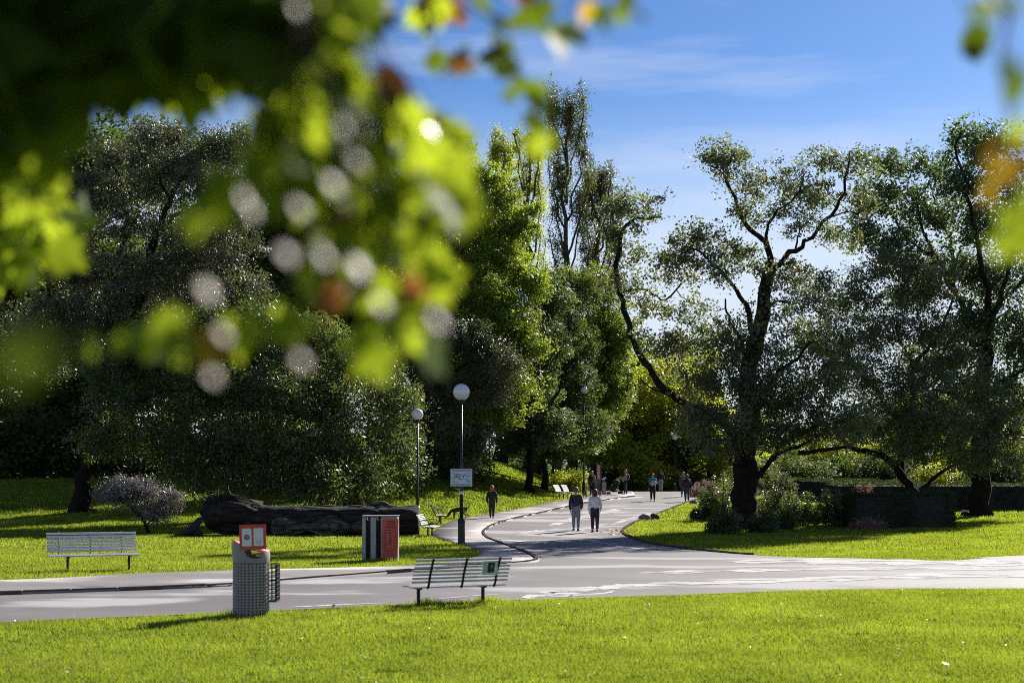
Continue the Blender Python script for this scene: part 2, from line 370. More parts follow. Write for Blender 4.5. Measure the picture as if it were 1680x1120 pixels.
def kerb(name, line, w_, h, side=1):
    mb = MB(); pts = [Vector((x, y)) for x, y in line]
    # resample into stones of about 1 m
    d = [0]
    for a, b in zip(pts, pts[1:]): d.append(d[-1]+(b-a).length)
    n = int(d[-1]/.9); rnd = random.Random(3)
    def at(s):
        for k in range(len(d)-1):
            if d[k+1] >= s: return pts[k].lerp(pts[k+1], (s-d[k])/max(1e-6, d[k+1]-d[k]))
        return pts[-1]
    for k in range(n):
        s0 = d[-1]*k/n+.012; s1 = d[-1]*(k+1)/n-.012
        a, b = at(s0), at(s1)
        if a.y < 5 or (b-a).length < .05: continue
        t = (b-a).normalized(); nrm = Vector((-t.y, t.x))*side
        hh = h+rnd.uniform(-.012, .012); of = rnd.uniform(-.012, .012)
        q = [a+nrm*of, b+nrm*of, b+nrm*(w_+of), a+nrm*(w_+of)]
        vs = [(p.x, p.y, zz(p.x, p.y)-.1) for p in q]+[(p.x, p.y, zz(p.x, p.y)+hh) for p in q]
        mb.add(vs, [(0,3,2,1),(4,5,6,7),(0,1,5,4),(1,2,6,5),(2,3,7,6),(3,0,4,7)])
    return tag(mb.build(name, M['kerb'], bevel=.012), kind='structure')
kerb('kerb', kerb_line, .12, .085, 1)
kerb('kerb', isle_edge[40:], .14, .07, -1)

# ------------------------------------------------------------------ grass (uncountable: one object)
def inside(poly, x, y):
    r = np.zeros(len(x), dtype=bool); p = np.array(poly)
    x0, y0 = p[:,0], p[:,1]; x1, y1 = np.roll(x0,-1), np.roll(y0,-1)
    for a0, b0, a1, b1 in zip(x0, y0, x1, y1):
        if b0 == b1: continue
        c = ((b0 > y) != (b1 > y)) & (x < (a1-a0)*(y-b0)/(b1-b0)+a0); r ^= c
    return r
rng = np.random.default_rng(5)
def vnoise(x, y, s, seed=0):
    r = np.random.default_rng(seed); out = 0
    for k in range(5):
        a = r.uniform(0, 6.28, 2); f = s*r.uniform(.5, 2.2); th = r.uniform(0, 6.28)
        out = out+np.sin((x*np.cos(th)+y*np.sin(th))*f+a[0])*np.sin((x*np.sin(th)-y*np.cos(th))*f*.8+a[1])
    return out/5
def grass():
    VV, AA = [], []
    for y0, y1, dens, wd, ht in [(13.5,19,2300,.0055,.046),(19,29,1500,.0075,.052),(29,45,480,.014,.065),(45,70,190,.026,.075),(70,112,75,.045,.09)]:
        hw = 0.39*y1; n = int(2*hw*(y1-y0)*dens)
        x = rng.uniform(-hw, hw, n); y = rng.uniform(y0, y1, n)
        k = np.abs(x) < .38*y+1; x, y = x[k], y[k]
        k = ~(inside(road_poly, x, y) | inside(walk_poly, x, y)); x, y = x[k], y[k]; n = len(x)
        k = vnoise(x, y, 3.2, 4)+.5*vnoise(x, y, 9, 6) < .42+.3*rng.random(len(x)); x, y = x[k], y[k]; n = len(x)
        z = zf(x, y); patch = .5+.9*vnoise(x, y, 1.1, 2)+.5*vnoise(x, y, 4, 3)
        h = ht*(.55+.75*rng.random(n))*np.clip(.7+.55*patch,.3,1.4); th = rng.uniform(0, 6.283, n)
        ln = rng.normal(0, .45, (n,2))*h[:,None]
        a = np.stack([x-wd/2*np.cos(th), y-wd/2*np.sin(th), z-.005], 1); b = np.stack([x+wd/2*np.cos(th), y+wd/2*np.sin(th), z-.005], 1)
        c = np.stack([x+ln[:,0], y+ln[:,1], z+h], 1)
        VV.append(np.stack([a, b, c], 1).reshape(-1, 3)); AA.append(np.clip(rng.random(n)*.75+.5*(patch-.4)*(1-.0*n), 0, .999))
    # uncut tufts the mower leaves round legs and posts
    for px, py, w_, n in [(412,1010,60,900),(700,992,34,520),(803,988,34,520),(750,993,90,600),(107,937,26,260),(192,936,26,260),(624,922,50,700),(757,897,16,200),(690,881,16,160)]:
        c = P(px, py); sx = w_/(F/c.y)/2; x = c.x+rng.normal(0, sx*.7, n); y = c.y+rng.normal(0, .10, n); k = ~(inside(road_poly, x, y) | inside(walk_poly, x, y)); x, y = x[k], y[k]; n = len(x)
        z = zf(x, y); h = .13*(.4+.9*rng.random(n)); th = rng.uniform(0, 6.283, n); ln = rng.normal(0, .35, (n,2))*h[:,None]; wd = .009
        a = np.stack([x-wd/2*np.cos(th), y-wd/2*np.sin(th), z-.005], 1); b = np.stack([x+wd/2*np.cos(th), y+wd/2*np.sin(th), z-.005], 1); cc = np.stack([x+ln[:,0], y+ln[:,1], z+h], 1)
        VV.append(np.stack([a, b, cc], 1).reshape(-1, 3)); AA.append(rng.random(n)*.5)
    V = np.concatenate(VV); A = np.concatenate(AA)
    me = np_mesh('lawn_grass', V, np.arange(len(V)).reshape(-1, 3), A)
    tag(link('lawn_grass', me, M['grass']), 'bright sunlit lawn grass beside and in front of the park road', 'grass', kind='stuff')
grass()

# ------------------------------------------------------------------ trees
def leaves_mesh(name, C, RAD, per, size, rs, flat=.8, up=.5, aspect=.6, droop=0):
    """per small leaf faces round every clump centre"""
    n = len(C)*per
    c = np.repeat(C, per, 0); r = np.repeat(RAD, per)[:,None]
    g = rs.normal(0, 1, (n,3)); g /= np.linalg.norm(g, axis=1)[:,None]; g *= (rs.random(n)**.45)[:,None]; g[:,2] *= flat
    st = np.repeat(.55+.9*rs.random((len(C),3)), per, 0)   # every clump has its own proportions
    p = c+g*st*r
    if droop: p[:,2] -= droop*(g[:,0]**2+g[:,1]**2)*r[:,0]
    cn = rs.normal(0, .8, (len(C),3)); nrm = rs.normal(0, .62, (n,3))+np.repeat(cn, per, 0); nrm[:,2] = np.abs(nrm[:,2])+up; nrm /= np.linalg.norm(nrm, axis=1)[:,None]
    t = rs.normal(0, 1, (n,3)); t[:,2] -= droop*1.2; t -= nrm*(t*nrm).sum(1)[:,None]; t /= np.linalg.norm(t, axis=1)[:,None]
    b = np.cross(nrm, t); s = size*(.6+.7*rs.random(n))[:,None]
    V = np.stack([p-t*s*.5, p+b*s*aspect*.5-t*s*.05, p+t*s*.5, p-b*s*aspect*.5-t*s*.05], 1).reshape(-1, 3)
    return np_mesh(name, V, np.arange(n*4).reshape(-1, 4), rs.random(n))

def wander(pts, rs, amp, n=3):
    """subdivide a polyline with a little irregularity"""
    pts = [Vector(p) for p in pts]; out = []
    for i in range(len(pts)-1):
        p0, p1, p2, p3 = pts[max(i-1,0)], pts[i], pts[i+1], pts[min(i+2,len(pts)-1)]; L = (p2-p1).length
        for k in range(n):
            t = k/n; q = .5*((2*p1)+(p2-p0)*t+(2*p0-5*p1+4*p2-p3)*t*t+(-p0+3*p1-3*p2+p3)*t**3)
            if k: q += Vector(rs.normal(0, amp*L, 3))
            out.append(q)
    return out+[pts[-1]]
def tree(name, label, loc, limbs, blobs, clumps, per, crad, lsize, lmat, bark='bark', seed=0, cat='tree', group=None,
         twig=.016, flat=.8, up=.5, aspect=.6, droop=0, shell=2.2, amp=.05, sub=3, gap=.0, sides=8):
    """limbs: [(points, r0, r1)], world space; blobs: [(centre, (rx,ry,rz), weight)]"""
    rs = np.random.default_rng(seed); loc = Vector(loc)
    root = empty(name, loc, 0, label, cat, group)
    mb = MB(); nodes = []
    for k, (pts, r0, r1) in enumerate(limbs):
        q = wander([Vector(p)-loc for p in pts], rs, amp, sub); m = len(q)
        rad = [r0+(r1-r0)*(i/(m-1))**.8 for i in range(m)]
        if k == 0: rad[0] *= 1.55; rad[1] *= 1.08
        rad = [r_*(1+rs.normal(0, .05)) for r_ in rad]
        mb.tube(q, rad, sides if r0 > .08 else 5)
        for i in range(len(q)):
            if k or i > m*.35: nodes.append((*q[i], rad[i]))
    N = np.array(nodes)
    wts = np.array([b[2] for b in blobs], float); wts /= wts.sum()
    C = []
    pick = rs.choice(len(blobs), clumps, p=wts)
    for bi in pick:
        c, r, _ = blobs[bi]; d = rs.normal(0, 1, 3); d /= np.linalg.norm(d); d *= rs.random()**(1/shell)
        q = np.array(Vector(c)-loc)+d*np.array(r)
        C.append(q)
    C = np.array(C)
    if gap:
        f = np.sin(C[:,0]*1.9+seed)*np.sin(C[:,2]*1.7+seed*2)*np.sin(C[:,1]*1.5)
        C = C[f < 1-gap*1.6]
    d0 = np.array([np.min(((N[:,:3]-c)**2).sum(1)) for c in C]); C = C[np.argsort(d0)]
    gr = [tuple(n_) for n_ in nodes]; NA = np.zeros((len(N)+2*len(C), 4)); NA[:len(N)] = N; cnt = len(N)
    for c in C:
        dd = ((NA[:cnt,:3]-c)**2).sum(1)+NA[:cnt,3]*0; k = int(np.argmin(dd)); p = NA[k]
        a = Vector(p[:3]); e = Vector(c); L = (e-a).length
        if L < .05: continue
        mid = a.lerp(e, .5)+Vector(rs.normal(0, .09*L, 3))+Vector((0,0,.06*L))
        r0 = min(p[3]*.75, twig*(1+.55*L)); r1 = max(twig*.35, r0*.45)
        mb.tube([a, mid, e], [r0, (r0+r1)*.5, r1], 4, cap=False)
        NA[cnt] = (*mid, (r0+r1)*.5); NA[cnt+1] = (*e, r1); cnt += 2
    mb.build('trunk', M[bark], root, smooth=True)
    RAD = crad*(.6+.8*rs.random(len(C)))
    me = leaves_mesh('crown', C, RAD, per, lsize, rs, flat, up, aspect, droop)
    link('crown', me, lmat, root)
    return root
def B(px, py, rx, ry, Y, w_=None, rd=None):
    s = F/Y; return (W(px, py, Y), (rx/s, (rd if rd else rx/s*.85), ry/s), w_ if w_ else rx*ry)
def L(pts, Y, r0, r1, dY=0):
    """limb through photo pixels at depth Y (third value = depth offset)"""
    return ([W(p[0], p[1], Y+(p[2] if len(p) > 2 else 0)) for p in pts], r0, r1)

_leaf_mat = leaf_mat
def leaf_mat(name, dark, light, trans, *a, **k):
    up = lambda c, f: tuple(min(.9, v*f) for v in c)
    return _leaf_mat(name, up(dark, 1.3), up(light, 1.25), up(trans, 1.3), *a, **k)
LM = dict(
 alder=leaf_mat('alder_leaves', (.05,.06,.036), (.10,.115,.062), (.25,.29,.075), .42, .48, .8, dry=(.22,.12,.04), dryf=.02, nscale=.4),
 maple=leaf_mat('maple_leaves', (.06,.10,.018), (.12,.18,.028), (.34,.44,.03), .48, .5, .5, dry=(.32,.16,.03), dryf=.03, nscale=.45),
 dark=leaf_mat('dark_leaves', (.038,.056,.024), (.075,.11,.036), (.15,.22,.03), .38, .6, .3, nscale=.5),
 fine=leaf_mat('fine_leaves', (.055,.062,.042), (.10,.105,.068), (.14,.16,.05), .32, .5, .7, nscale=.5),
 chestnut=leaf_mat('chestnut_leaves', (.040,.058,.026), (.085,.115,.042), (.18,.25,.035), .36, .42, .65, dry=(.30,.10,.03), dryf=.03, nscale=.6),
 oak=leaf_mat('oak_leaves', (.038,.055,.035), (.075,.10,.052), (.18,.25,.055), .4, .5, .55, nscale=.4),
 poplar=leaf_mat('poplar_leaves', (.055,.062,.026), (.11,.12,.04), (.20,.24,.04), .36, .4, .45, dry=(.26,.14,.05), dryf=.12, nscale=.3),
 yellow=leaf_mat('yellow_green_leaves', (.08,.12,.018), (.17,.21,.025), (.52,.58,.04), .58, .45, .4, dry=(.45,.27,.03), dryf=.06, nscale=.35),
 hedge=leaf_mat('hedge_leaves', (.022,.036,.014), (.05,.075,.024), (.08,.12,.02), .25, .7, .12, nscale=1.5),
 shrub=leaf_mat('shrub_leaves', (.035,.055,.02), (.10,.13,.04), (.16,.22,.04), .35, .35, .6, nscale=1.2),
 bloom=leaf_mat('faded_blooms', (.22,.12,.11), (.42,.26,.24), (.40,.24,.20), .35, .6, .3, nscale=2),
 lilac=leaf_mat('pale_small_leaves', (.10,.09,.085), (.26,.235,.23), (.22,.20,.18), .3, .4, .6, nscale=1.5),
)
TREES = True
def trees():
    # --- the spreading tree at the kerb of the grass island
    Y = 60.0; b = P(1222, 868); Y = b.y
    limbs = [
     ([b-Vector((0,0,.2)), W(1221,840,Y), W(1223,800,Y), W(1222,760,Y), W(1224,735,Y), W(1232,690,Y), W(1226,640,Y-.3), W(1232,590,Y-.3), W(1240,560,Y), W(1248,530,Y), W(1253,490,Y), W(1260,450,Y)], .62, .26),
     L([(1219,760),(1205,715),(1185,690,-.8),(1160,676,-1.2),(1120,659,-1.6),(1092,640,-2),(1070,612,-2),(1052,585,-2),(1040,560,-2),(1028,520,-2),(1016,480,-2),(1012,450,-2),(1018,400,-2)], Y, .30, .12),
     L([(1018,400,-2),(1020,380,-2),(1045,357,-2),(1085,356,-2)], Y, .12, .05),
     L([(1018,402,-2),(1007,370,-2),(1004,330,-1.6)], Y, .10, .03),
     L([(1020,480,-2),(1045,474,-1.5),(1070,482,-1),(1092,492,-.5),(1118,465,0),(1140,448,0)], Y, .07, .05),
     L([(1096,644,-2),(1075,640,-2.4),(1050,620,-3)], Y, .08, .03),
     L([(1260,450),(1258,403),(1250,392),(1230,376,.5),(1212,345,.8),(1203,318,1),(1190,292,1),(1199,265,1),(1208,245,1)], Y, .22, .05),
     L([(1190,292,1),(1180,280,1),(1165,272,.8)], Y, .06, .03),
     L([(1257,402),(1259,376),(1275,345,-.5),(1306,320,-1),(1316,300,-1)], Y, .12, .035),
     L([(1252,500),(1270,440,.4),(1306,412,1),(1333,390,1.3),(1364,354,1.6),(1386,318,1.8),(1391,278,2),(1395,248,2)], Y, .20, .05),
     L([(1364,354,1.6),(1388,348,1.4),(1410,350,1)], Y, .06, .03),
     L([(1306,412,1),(1308,390,1.6),(1312,365,2)], Y, .08, .03),
     L([(1238,565),(1230,524,-.5),(1226,502,-.6),(1208,475,-1),(1185,448,-1.4),(1168,430,-1.7),(1154,417,-2),(1130,405,-2.2)], Y, .19, .05),
     L([(1227,600),(1203,537,-1),(1192,512,-1.4),(1190,490,-1.5)], Y, .12, .04),
     L([(1253,500),(1275,494,1),(1305,492,2),(1320,480,2.6)], Y, .08, .04),
     L([(1228,680),(1255,640,-1.5),(1290,600,-3),(1330,560,-3.6)], Y, .16, .05),
     L([(1224,790),(1248,776,-.3),(1262,758,-.7),(1275,744,-1),(1310,733,-1.5),(1350,712,-2)], Y, .22, .07),
     L([(1262,758,-.7),(1290,725,-2),(1330,700,-3.5),(1385,690,-4)], Y, .13, .05),
     L([(1310,742,1.6),(1345,738,1.8),(1385,733,2),(1410,738,2)], Y, .15, .08),
     L([(1222,770),(1200,745,-2.6),(1170,735,-3.4),(1135,730,-4)], Y, .12, .04),
    ]
    limbs = limbs[:1]+[(p_, a_*.72, b_*.8) for p_, a_, b_ in limbs[1:]]
    bl = [B(1190,255,44,38,Y+1), B(1225,300,42,38,Y+.5), B(1165,262,28,18,Y+1), B(1280,290,50,40,Y-.5), B(1240,345,45,30,Y), B(1395,272,48,36,Y+2), B(1352,262,36,18,Y+1.5), B(1340,315,50,36,Y+1.4),
          B(1305,350,50,35,Y), B(1405,330,38,30,Y+1.6), B(1380,385,40,24,Y+1.2), B(1130,395,42,28,Y-2), B(1170,400,42,30,Y-1), B(1160,440,55,36,Y-1.6), B(1105,430,38,26,Y-2), B(1220,420,46,28,Y-.5), B(1290,450,52,34,Y),
          B(1045,345,48,36,Y-2), B(1010,335,28,26,Y-1.6), B(1080,320,18,14,Y-2), B(1000,385,28,22,Y-2), B(1030,420,32,22,Y-2), B(1010,470,34,20,Y-2), B(1075,460,42,18,Y-1.4,700), B(1080,505,45,22,Y-1.6,900), B(1140,500,40,22,Y-1,800),
          B(1190,560,60,26,Y-1), B(1110,570,48,26,Y-2), B(1130,620,55,30,Y-2), B(1190,620,66,36,Y-2.4), B(1180,685,66,36,Y-3), B(1260,640,70,50,Y-2), B(1320,560,58,40,Y-2.6),
          B(1330,640,70,50,Y-3.4), B(1300,700,70,40,Y-3), B(1380,690,62,40,Y-4), B(1360,610,60,40,Y-3.4), B(1240,720,60,30,Y-3), B(1170,735,46,22,Y-3.6), B(1330,500,52,30,Y+1), B(1250,590,60,30,Y-.8), B(1215,700,50,30,Y-3.4,1500), B(1235,650,50,40,Y-3,1600), B(1290,655,80,50,Y-3), B(1140,690,50,30,Y-3), B(1200,590,50,30,Y-1.6), B(1250,520,50,34,Y-1,900), B(1265,400,40,30,Y-1,700), B(1160,540,60,30,Y-2), B(1080,560,40,24,Y-2.4,700), B(1040,480,30,40,Y-2.4,700)]
    tree('alder_tree', 'tall spreading tree with forked trunk and open crown on the grass island', b, limbs, bl, 1380, 50, .50, .145, LM['alder'], seed=11, twig=.016, gap=.2, shell=2.4, up=.2)

    # --- leaning tree behind the clipped hedge
    b = P(1513, 858); Y = b.y+3; b = Vector(((1513-CX)/F*Y, Y, zz((1513-CX)/F*Y, Y)))
    limbs = [([b-Vector((0,0,.2)), W(1511,830,Y), W(1501,808,Y), W(1484,788,Y), W(1465,759,Y), W(1450,748,Y), W(1432,742,Y-.5), W(1400,736,Y-1)], .30, .12),
      L([(1470,765),(1480,748),(1495,742),(1520,735),(1555,728)], Y, .16, .07), L([(1484,788),(1478,740,1),(1490,690,1.5),(1500,640,2),(1495,590,2),(1470,540,2)], Y, .2, .06),
      L([(1495,600,2),(1530,560,2.5),(1560,500,3),(1570,450,3)], Y, .12, .04), L([(1490,690,1.5),(1440,640,0),(1400,600,-1),(1380,550,-1)], Y, .14, .05),
      L([(1500,808),(1530,785,1),(1560,765,1.5),(1590,740,2)], Y, .14, .05), L([(1400,736,-1),(1360,700,-1.5),(1330,660,-2)], Y, .1, .04)]
    bl = [B(1400,480,60,46,Y+1), B(1455,440,60,40,Y+2), B(1520,470,60,50,Y+2), B(1470,530,70,50,Y+1), B(1400,560,70,46,Y), B(1540,560,66,50,Y+1), B(1420,620,70,50,Y-1), B(1500,640,80,56,Y-1),
          B(1590,630,66,50,Y+1), B(1450,690,80,40,Y-2), B(1540,700,80,44,Y-2), B(1620,690,60,46,Y), B(1400,700,60,34,Y-2.5), B(1590,750,60,26,Y-1), B(1480,745,60,20,Y-2,900), B(1650,740,50,40,Y), B(1350,570,50,40,Y), B(1340,470,36,30,Y+1,500)]
    tree('leaning_tree', 'low leaning tree with a crooked trunk rising behind the clipped hedge', b, limbs, bl, 1150, 54, .56, .15, LM['alder'], seed=12, twig=.018, up=.25)

    # --- tall tree at the right edge
    b = P(1605, 846); Y = b.y
    limbs = [([b-Vector((0,0,.2)), W(1606,815,Y), W(1608,760,Y), W(1610,700,Y), W(1612,640,Y), W(1614,560,Y), W(1618,520,Y)], .62, .3),
      L([(1613,600),(1590,540,1),(1570,480,1),(1540,430,1),(1500,400,1),(1470,360,1)], Y, .22, .05), L([(1614,560),(1640,500,0),(1655,430,0),(1670,360,0),(1665,290,0)], Y, .2, .05),
      L([(1618,520),(1612,450,-1),(1600,380,-1),(1585,320,-1),(1570,260,-1),(1575,210,-1)], Y, .18, .04), L([(1570,480,1),(1560,410,1.6),(1540,340,2),(1530,280,2)], Y, .12, .04),
      L([(1540,430,1),(1500,440,.5),(1450,430,0),(1420,400,0)], Y, .1, .03), L([(1618,520),(1660,480,1),(1700,430,1)], Y, .15, .05), L([(1540,430,1),(1510,360,1),(1490,300,1)], Y, .1, .03),
      L([(1610,690),(1570,650,-2),(1530,640,-3)], Y, .15, .05), L([(1610,650),(1650,620,-2),(1690,600,-3)], Y, .15, .05)]
    bl = [B(1580,225,22,24,Y-1,700), B(1610,240,30,30,Y), B(1650,230,24,20,Y,500), B(1570,290,40,36,Y-1), B(1640,290,50,40,Y), B(1510,280,56,34,Y+1), B(1450,270,38,22,Y+1,900), B(1450,320,50,30,Y+1), B(1520,350,60,40,Y+1), B(1600,370,60,44,Y),
          B(1670,370,50,60,Y), B(1430,390,44,26,Y), B(1480,410,56,34,Y), B(1560,440,66,40,Y+1), B(1640,460,60,50,Y+1), B(1500,480,50,30,Y), B(1600,540,70,50,Y), B(1680,560,50,60,Y), B(1540,600,60,50,Y), B(1640,640,60,56,Y), B(1700,680,40,60,Y), B(1420,345,36,22,Y+1,500)]
    tree('oak_tree', 'tallest dark tree at the right edge with upswept limbs and thick pale trunk', b, limbs, bl, 1000, 58, .75, .19, LM['oak'], seed=13, twig=.022, up=.3, shell=2)

    # --- drooping tree over the fallen log (left)
    b = P(582, 832); Y = b.y; 
    limbs = [([b-Vector((0,0,.2)), W(580,800,Y), W(572,750,Y), W(560,700,Y), W(530,640,Y), W(500,590,Y), W(480,540,Y)], .55, .22),
      L([(560,700),(500,680,-2),(430,660,-4),(360,640,-6),(290,640,-7),(220,660,-8)], Y, .26, .06), L([(572,750),(500,740,-5),(420,740,-7),(340,760,-8)], Y, .2, .05),
      L([(572,740),(630,700,-2),(670,690,-3),(700,700,-3)], Y, .2, .05), L([(540,650),(420,600,-2),(410,560,-3),(400,500,-3)], Y, .2, .05), L([(500,590),(560,550,-1),(610,530,-1),(640,560,-1)], Y, .15, .05),
      L([(500,590),(380,560,-3),(300,540,-5),(220,560,-6),(160,600,-6)], Y, .2, .05)]
    bl = [B(400,530,90,40,Y-3), B(300,560,90,46,Y-5), B(500,560,90,46,Y-2), B(590,590,70,46,Y-2), B(200,600,70,44,Y-6), B(330,640,100,50,Y-6), B(450,650,100,56,Y-5), B(560,660,90,50,Y-4), B(640,650,56,42,Y-3),
          B(190,660,60,30,Y-7), B(240,720,70,36,Y-7), B(160,720,40,24,Y-7.5), B(350,730,90,44,Y-7), B(460,740,90,46,Y-7), B(560,740,80,44,Y-6), B(640,720,56,36,Y-4), B(420,790,70,26,Y-8), B(520,790,80,30,Y-8), B(600,785,50,26,Y-7), B(340,790,50,20,Y-7), B(670,760,30,16,Y-4,400), B(290,770,50,22,Y-7), B(530,825,44,10,Y-9.5,500)]
    tree('drooping_tree', 'broad dark green tree with drooping glossy leaves hanging over the fallen log', b, limbs, bl, 1900, 64, .66, .20, LM['chestnut'], seed=14, twig=.02, droop=.5, aspect=.36, up=.1, flat=1)

    # --- twisted old tree, far left
    b = P(135, 850); Y = b.y+4; b = G(135, Y)
    limbs = [([b-Vector((0,0,.2)), W(138,800,Y), W(140,740,Y), W(150,680,Y), W(180,600,Y), W(215,520,Y), W(240,440,Y)], .5, .3),
      L([(240,440),(252,400),(262,370),(280,330),(300,290),(290,260)], Y, .24, .06), L([(215,520),(205,450,1),(200,380,1),(205,320,1),(190,280,1)], Y, .22, .05),
      L([(262,370),(300,350,-1),(340,330,-1),(370,300,-1)], Y, .13, .04), L([(205,320,1),(180,310,1),(150,320,1)], Y, .1, .03), L([(280,330),(262,290,0),(240,262,0),(225,235,0)], Y, .1, .03),
      L([(240,440),(280,420,1),(330,400,1),(380,400,1)], Y, .14, .04), L([(180,600),(120,540,0),(80,460,0),(60,400,0)], Y, .2, .05)]
    bl = [B(260,225,60,26,Y), B(190,260,50,30,Y+1), B(320,250,60,34,Y), B(380,240,50,28,Y), B(280,290,90,40,Y), B(160,320,50,34,Y), B(360,320,70,40,Y), B(240,370,110,46,Y+1), B(350,400,90,44,Y), B(120,420,60,60,Y),
          B(240,460,110,50,Y), B(370,480,90,46,Y), B(140,520,90,60,Y), B(60,560,70,70,Y), B(260,540,90,40,Y+1)]
    tree('gnarled_tree', 'old dark tree with twisted bare limbs and fine foliage at the far left', b, limbs, bl, 1500, 80, .62, .14, LM['fine'], seed=15, twig=.03, amp=.09, up=.1)

    # --- pale green tree just behind, upper left
    Y = 108; b = G(430, Y)
    tree('pale_maple', 'pale green tree top showing behind the gnarled tree on the left', b,
      [([b, W(430,650,Y), W(420,500,Y), W(410,400,Y), W(400,300,Y)], .5, .1), L([(420,500),(460,420,0),(480,340,0)], Y, .2, .05), L([(420,520),(360,440,0),(340,340,0)], Y, .2, .05)],
      [B(410,230,50,26,Y), B(350,260,60,40,Y), B(440,300,80,50,Y), B(520,300,60,60,Y), B(380,380,110,60,Y), B(520,420,80,60,Y), B(440,500,110,60,Y), B(560,520,80,60,Y)], 700, 80, .95, .19, LM['maple'], seed=16)

    # --- big mixed maple in the middle
    b = P(775, 800); Y = 92; b = G(775, Y)
    limbs = [([b, W(778,740,Y), W(780,680,Y), W(775,600,Y), W(770,520,Y), W(765,440,Y), W(760,360,Y), W(765,300,Y)], .6, .08),
      L([(775,600),(720,560,-2),(680,540,-3),(650,560,-3)], Y, .2, .05), L([(775,600),(820,560,-2),(850,520,-3)], Y, .2, .05), L([(770,520),(720,460,-1),(700,400,-1)], Y, .18, .05), L([(770,480),(820,420,0),(850,370,0)], Y, .18, .05), L([(780,680),(740,640,-3),(710,620,-4),(690,640,-4)], Y, .15, .05), L([(780,690),(840,660,-3),(860,640,-3)], Y, .15, .05)]
    tree('maple_tree', 'big rounded maple with yellow green leaf sprays rising behind the lamp post', b, limbs,
      [B(760,235,26,24,Y), B(740,290,50,40,Y), B(800,300,50,36,Y), B(720,360,66,46,Y), B(790,370,60,46,Y), B(850,360,44,50,Y), B(760,440,70,46,Y-1), B(690,440,56,40,Y-1), B(830,440,60,46,Y-1), B(830,520,66,40,Y-3), B(860,570,40,36,Y-3.5), B(850,640,44,44,Y-3.5),
       B(800,590,60,40,Y-3), B(770,660,50,34,Y-3), B(820,690,50,26,Y-3), B(870,470,36,30,Y-1), B(790,500,50,34,Y-3)], 1000, 84, .62, .19, LM['maple'], seed=17, up=.4)
    tree('dark_twiggy_tree', 'dull dark tree with fine twigs and crooked bare limbs beside the big maple', G(715, 88),
      [([G(745,88), W(742,740,88), W(735,690,88), W(725,640,88), W(715,600,88)], .34, .15), L([(735,690),(700,660,-2),(680,625,-3),(650,600,-3)], 88, .14, .05), L([(725,650),(760,600,-2),(800,590,-3),(840,600,-3)], 88, .14, .05),
       L([(715,600),(700,540,0),(720,500,0)], 88, .12, .04), L([(738,720),(690,700,-2),(650,700,-2),(620,715,-2)], 88, .12, .04)],
      [B(700,500,60,36,87), B(760,560,60,36,85), B(820,600,46,30,84), B(690,580,60,40,85), B(740,640,66,36,85), B(670,640,50,36,85), B(710,700,60,40,85), B(770,740,40,44,87), B(740,770,44,24,88), B(800,640,50,30,85), B(640,690,46,30,85)],
      900, 85, .7, .145, LM['fine'], seed=18, twig=.028, amp=.08)

    # --- row of thick trunked trees along the pavement
    for k, (px, py, r, lean) in enumerate([(868,807,.30,8), (892,803,.26,-6), (916,800,.5,-10)]):
        b = P(px, py); Y = b.y; s = F/Y
        limbs = [([b-Vector((0,0,.2)), W(px+lean*.2,760,Y), W(px+lean,700,Y), W(px+lean*2,620,Y), W(px+lean*2,540,Y)], r, r*.35),
                 L([(px+lean,700),(px+50,640,-1),(px+80,590,-1)], Y, r*.4, .05), L([(px+lean,710),(px-40,650,-1),(px-50,600,-1)], Y, r*.4, .05), L([(px+lean*2,620),(px+60,560,0),(px+70,500,0)], Y, r*.3, .04)]
        q = [[B(880,560,60,50,Y), B(860,640,60,50,Y), B(890,700,60,40,Y), B(850,720,40,30,Y), B(900,490,46,40,Y)],
             [B(930,480,56,40,Y), B(920,560,60,50,Y), B(930,640,60,50,Y-1), B(950,700,60,40,Y-1), B(900,740,50,22,Y)],
             [B(960,470,60,36,Y+1), B(1000,520,50,50,Y+1), B(970,560,60,50,Y), B(1000,600,46,50,Y), B(985,660,56,44,Y), B(1010,640,36,34,Y), B(960,720,46,26,Y-1), B(1010,560,36,36,Y)]][k]
        tree('pavement_tree', ['leftmost dark trunk tree of three by the pavement', 'slim middle trunk tree of three by the pavement', 'thickest trunk tree of three by the pavement, with bright green rounded crown'][k], b, limbs, q, [560,600,760][k], 76, .60, .19, [LM['oak'], LM['dark'], LM['maple']][k], seed=20+k, group='trees along the pavement', up=.4)

    # --- poplars
    for k, (px, top, Y, wd, n_) in enumerate([(932,145,135,42,430), (985,275,140,38,330), (870,205,138,30,240), (825,212,140,24,220)]):
        b = G(px-4, Y); limbs = [([b, W(px-3,640,Y), W(px-2,520,Y), W(px-4,400,Y), W(px,280,Y) if top < 270 else W(px,360,Y), W(px+2,top+10,Y)], .55, .05)]
        rr = random.Random(k); bl = []
        for q in range(12):
            y0 = 540-(540-top-40)*q/12; sd = (-1 if q % 2 else 1)*rr.uniform(.35, 1)
            limbs.append(L([(px-2,y0+60),(px+sd*wd*.5,y0,rr.uniform(-1.5,1.5)),(px+sd*wd*.9,y0-50,rr.uniform(-2,2)),(px+sd*wd*.85,max(top+20,y0-110),0)], Y, .12, .03))
            bl.append(B(px+sd*wd*.75, max(top+35,y0-80), wd*.36, 46, Y))
        bl += [B(px, top+36, wd*.33, 34, Y, wd*30), B(px+4, top+80, wd*.55, 40, Y), B(px-wd*.3, top+150, wd*.4, 60, Y)]
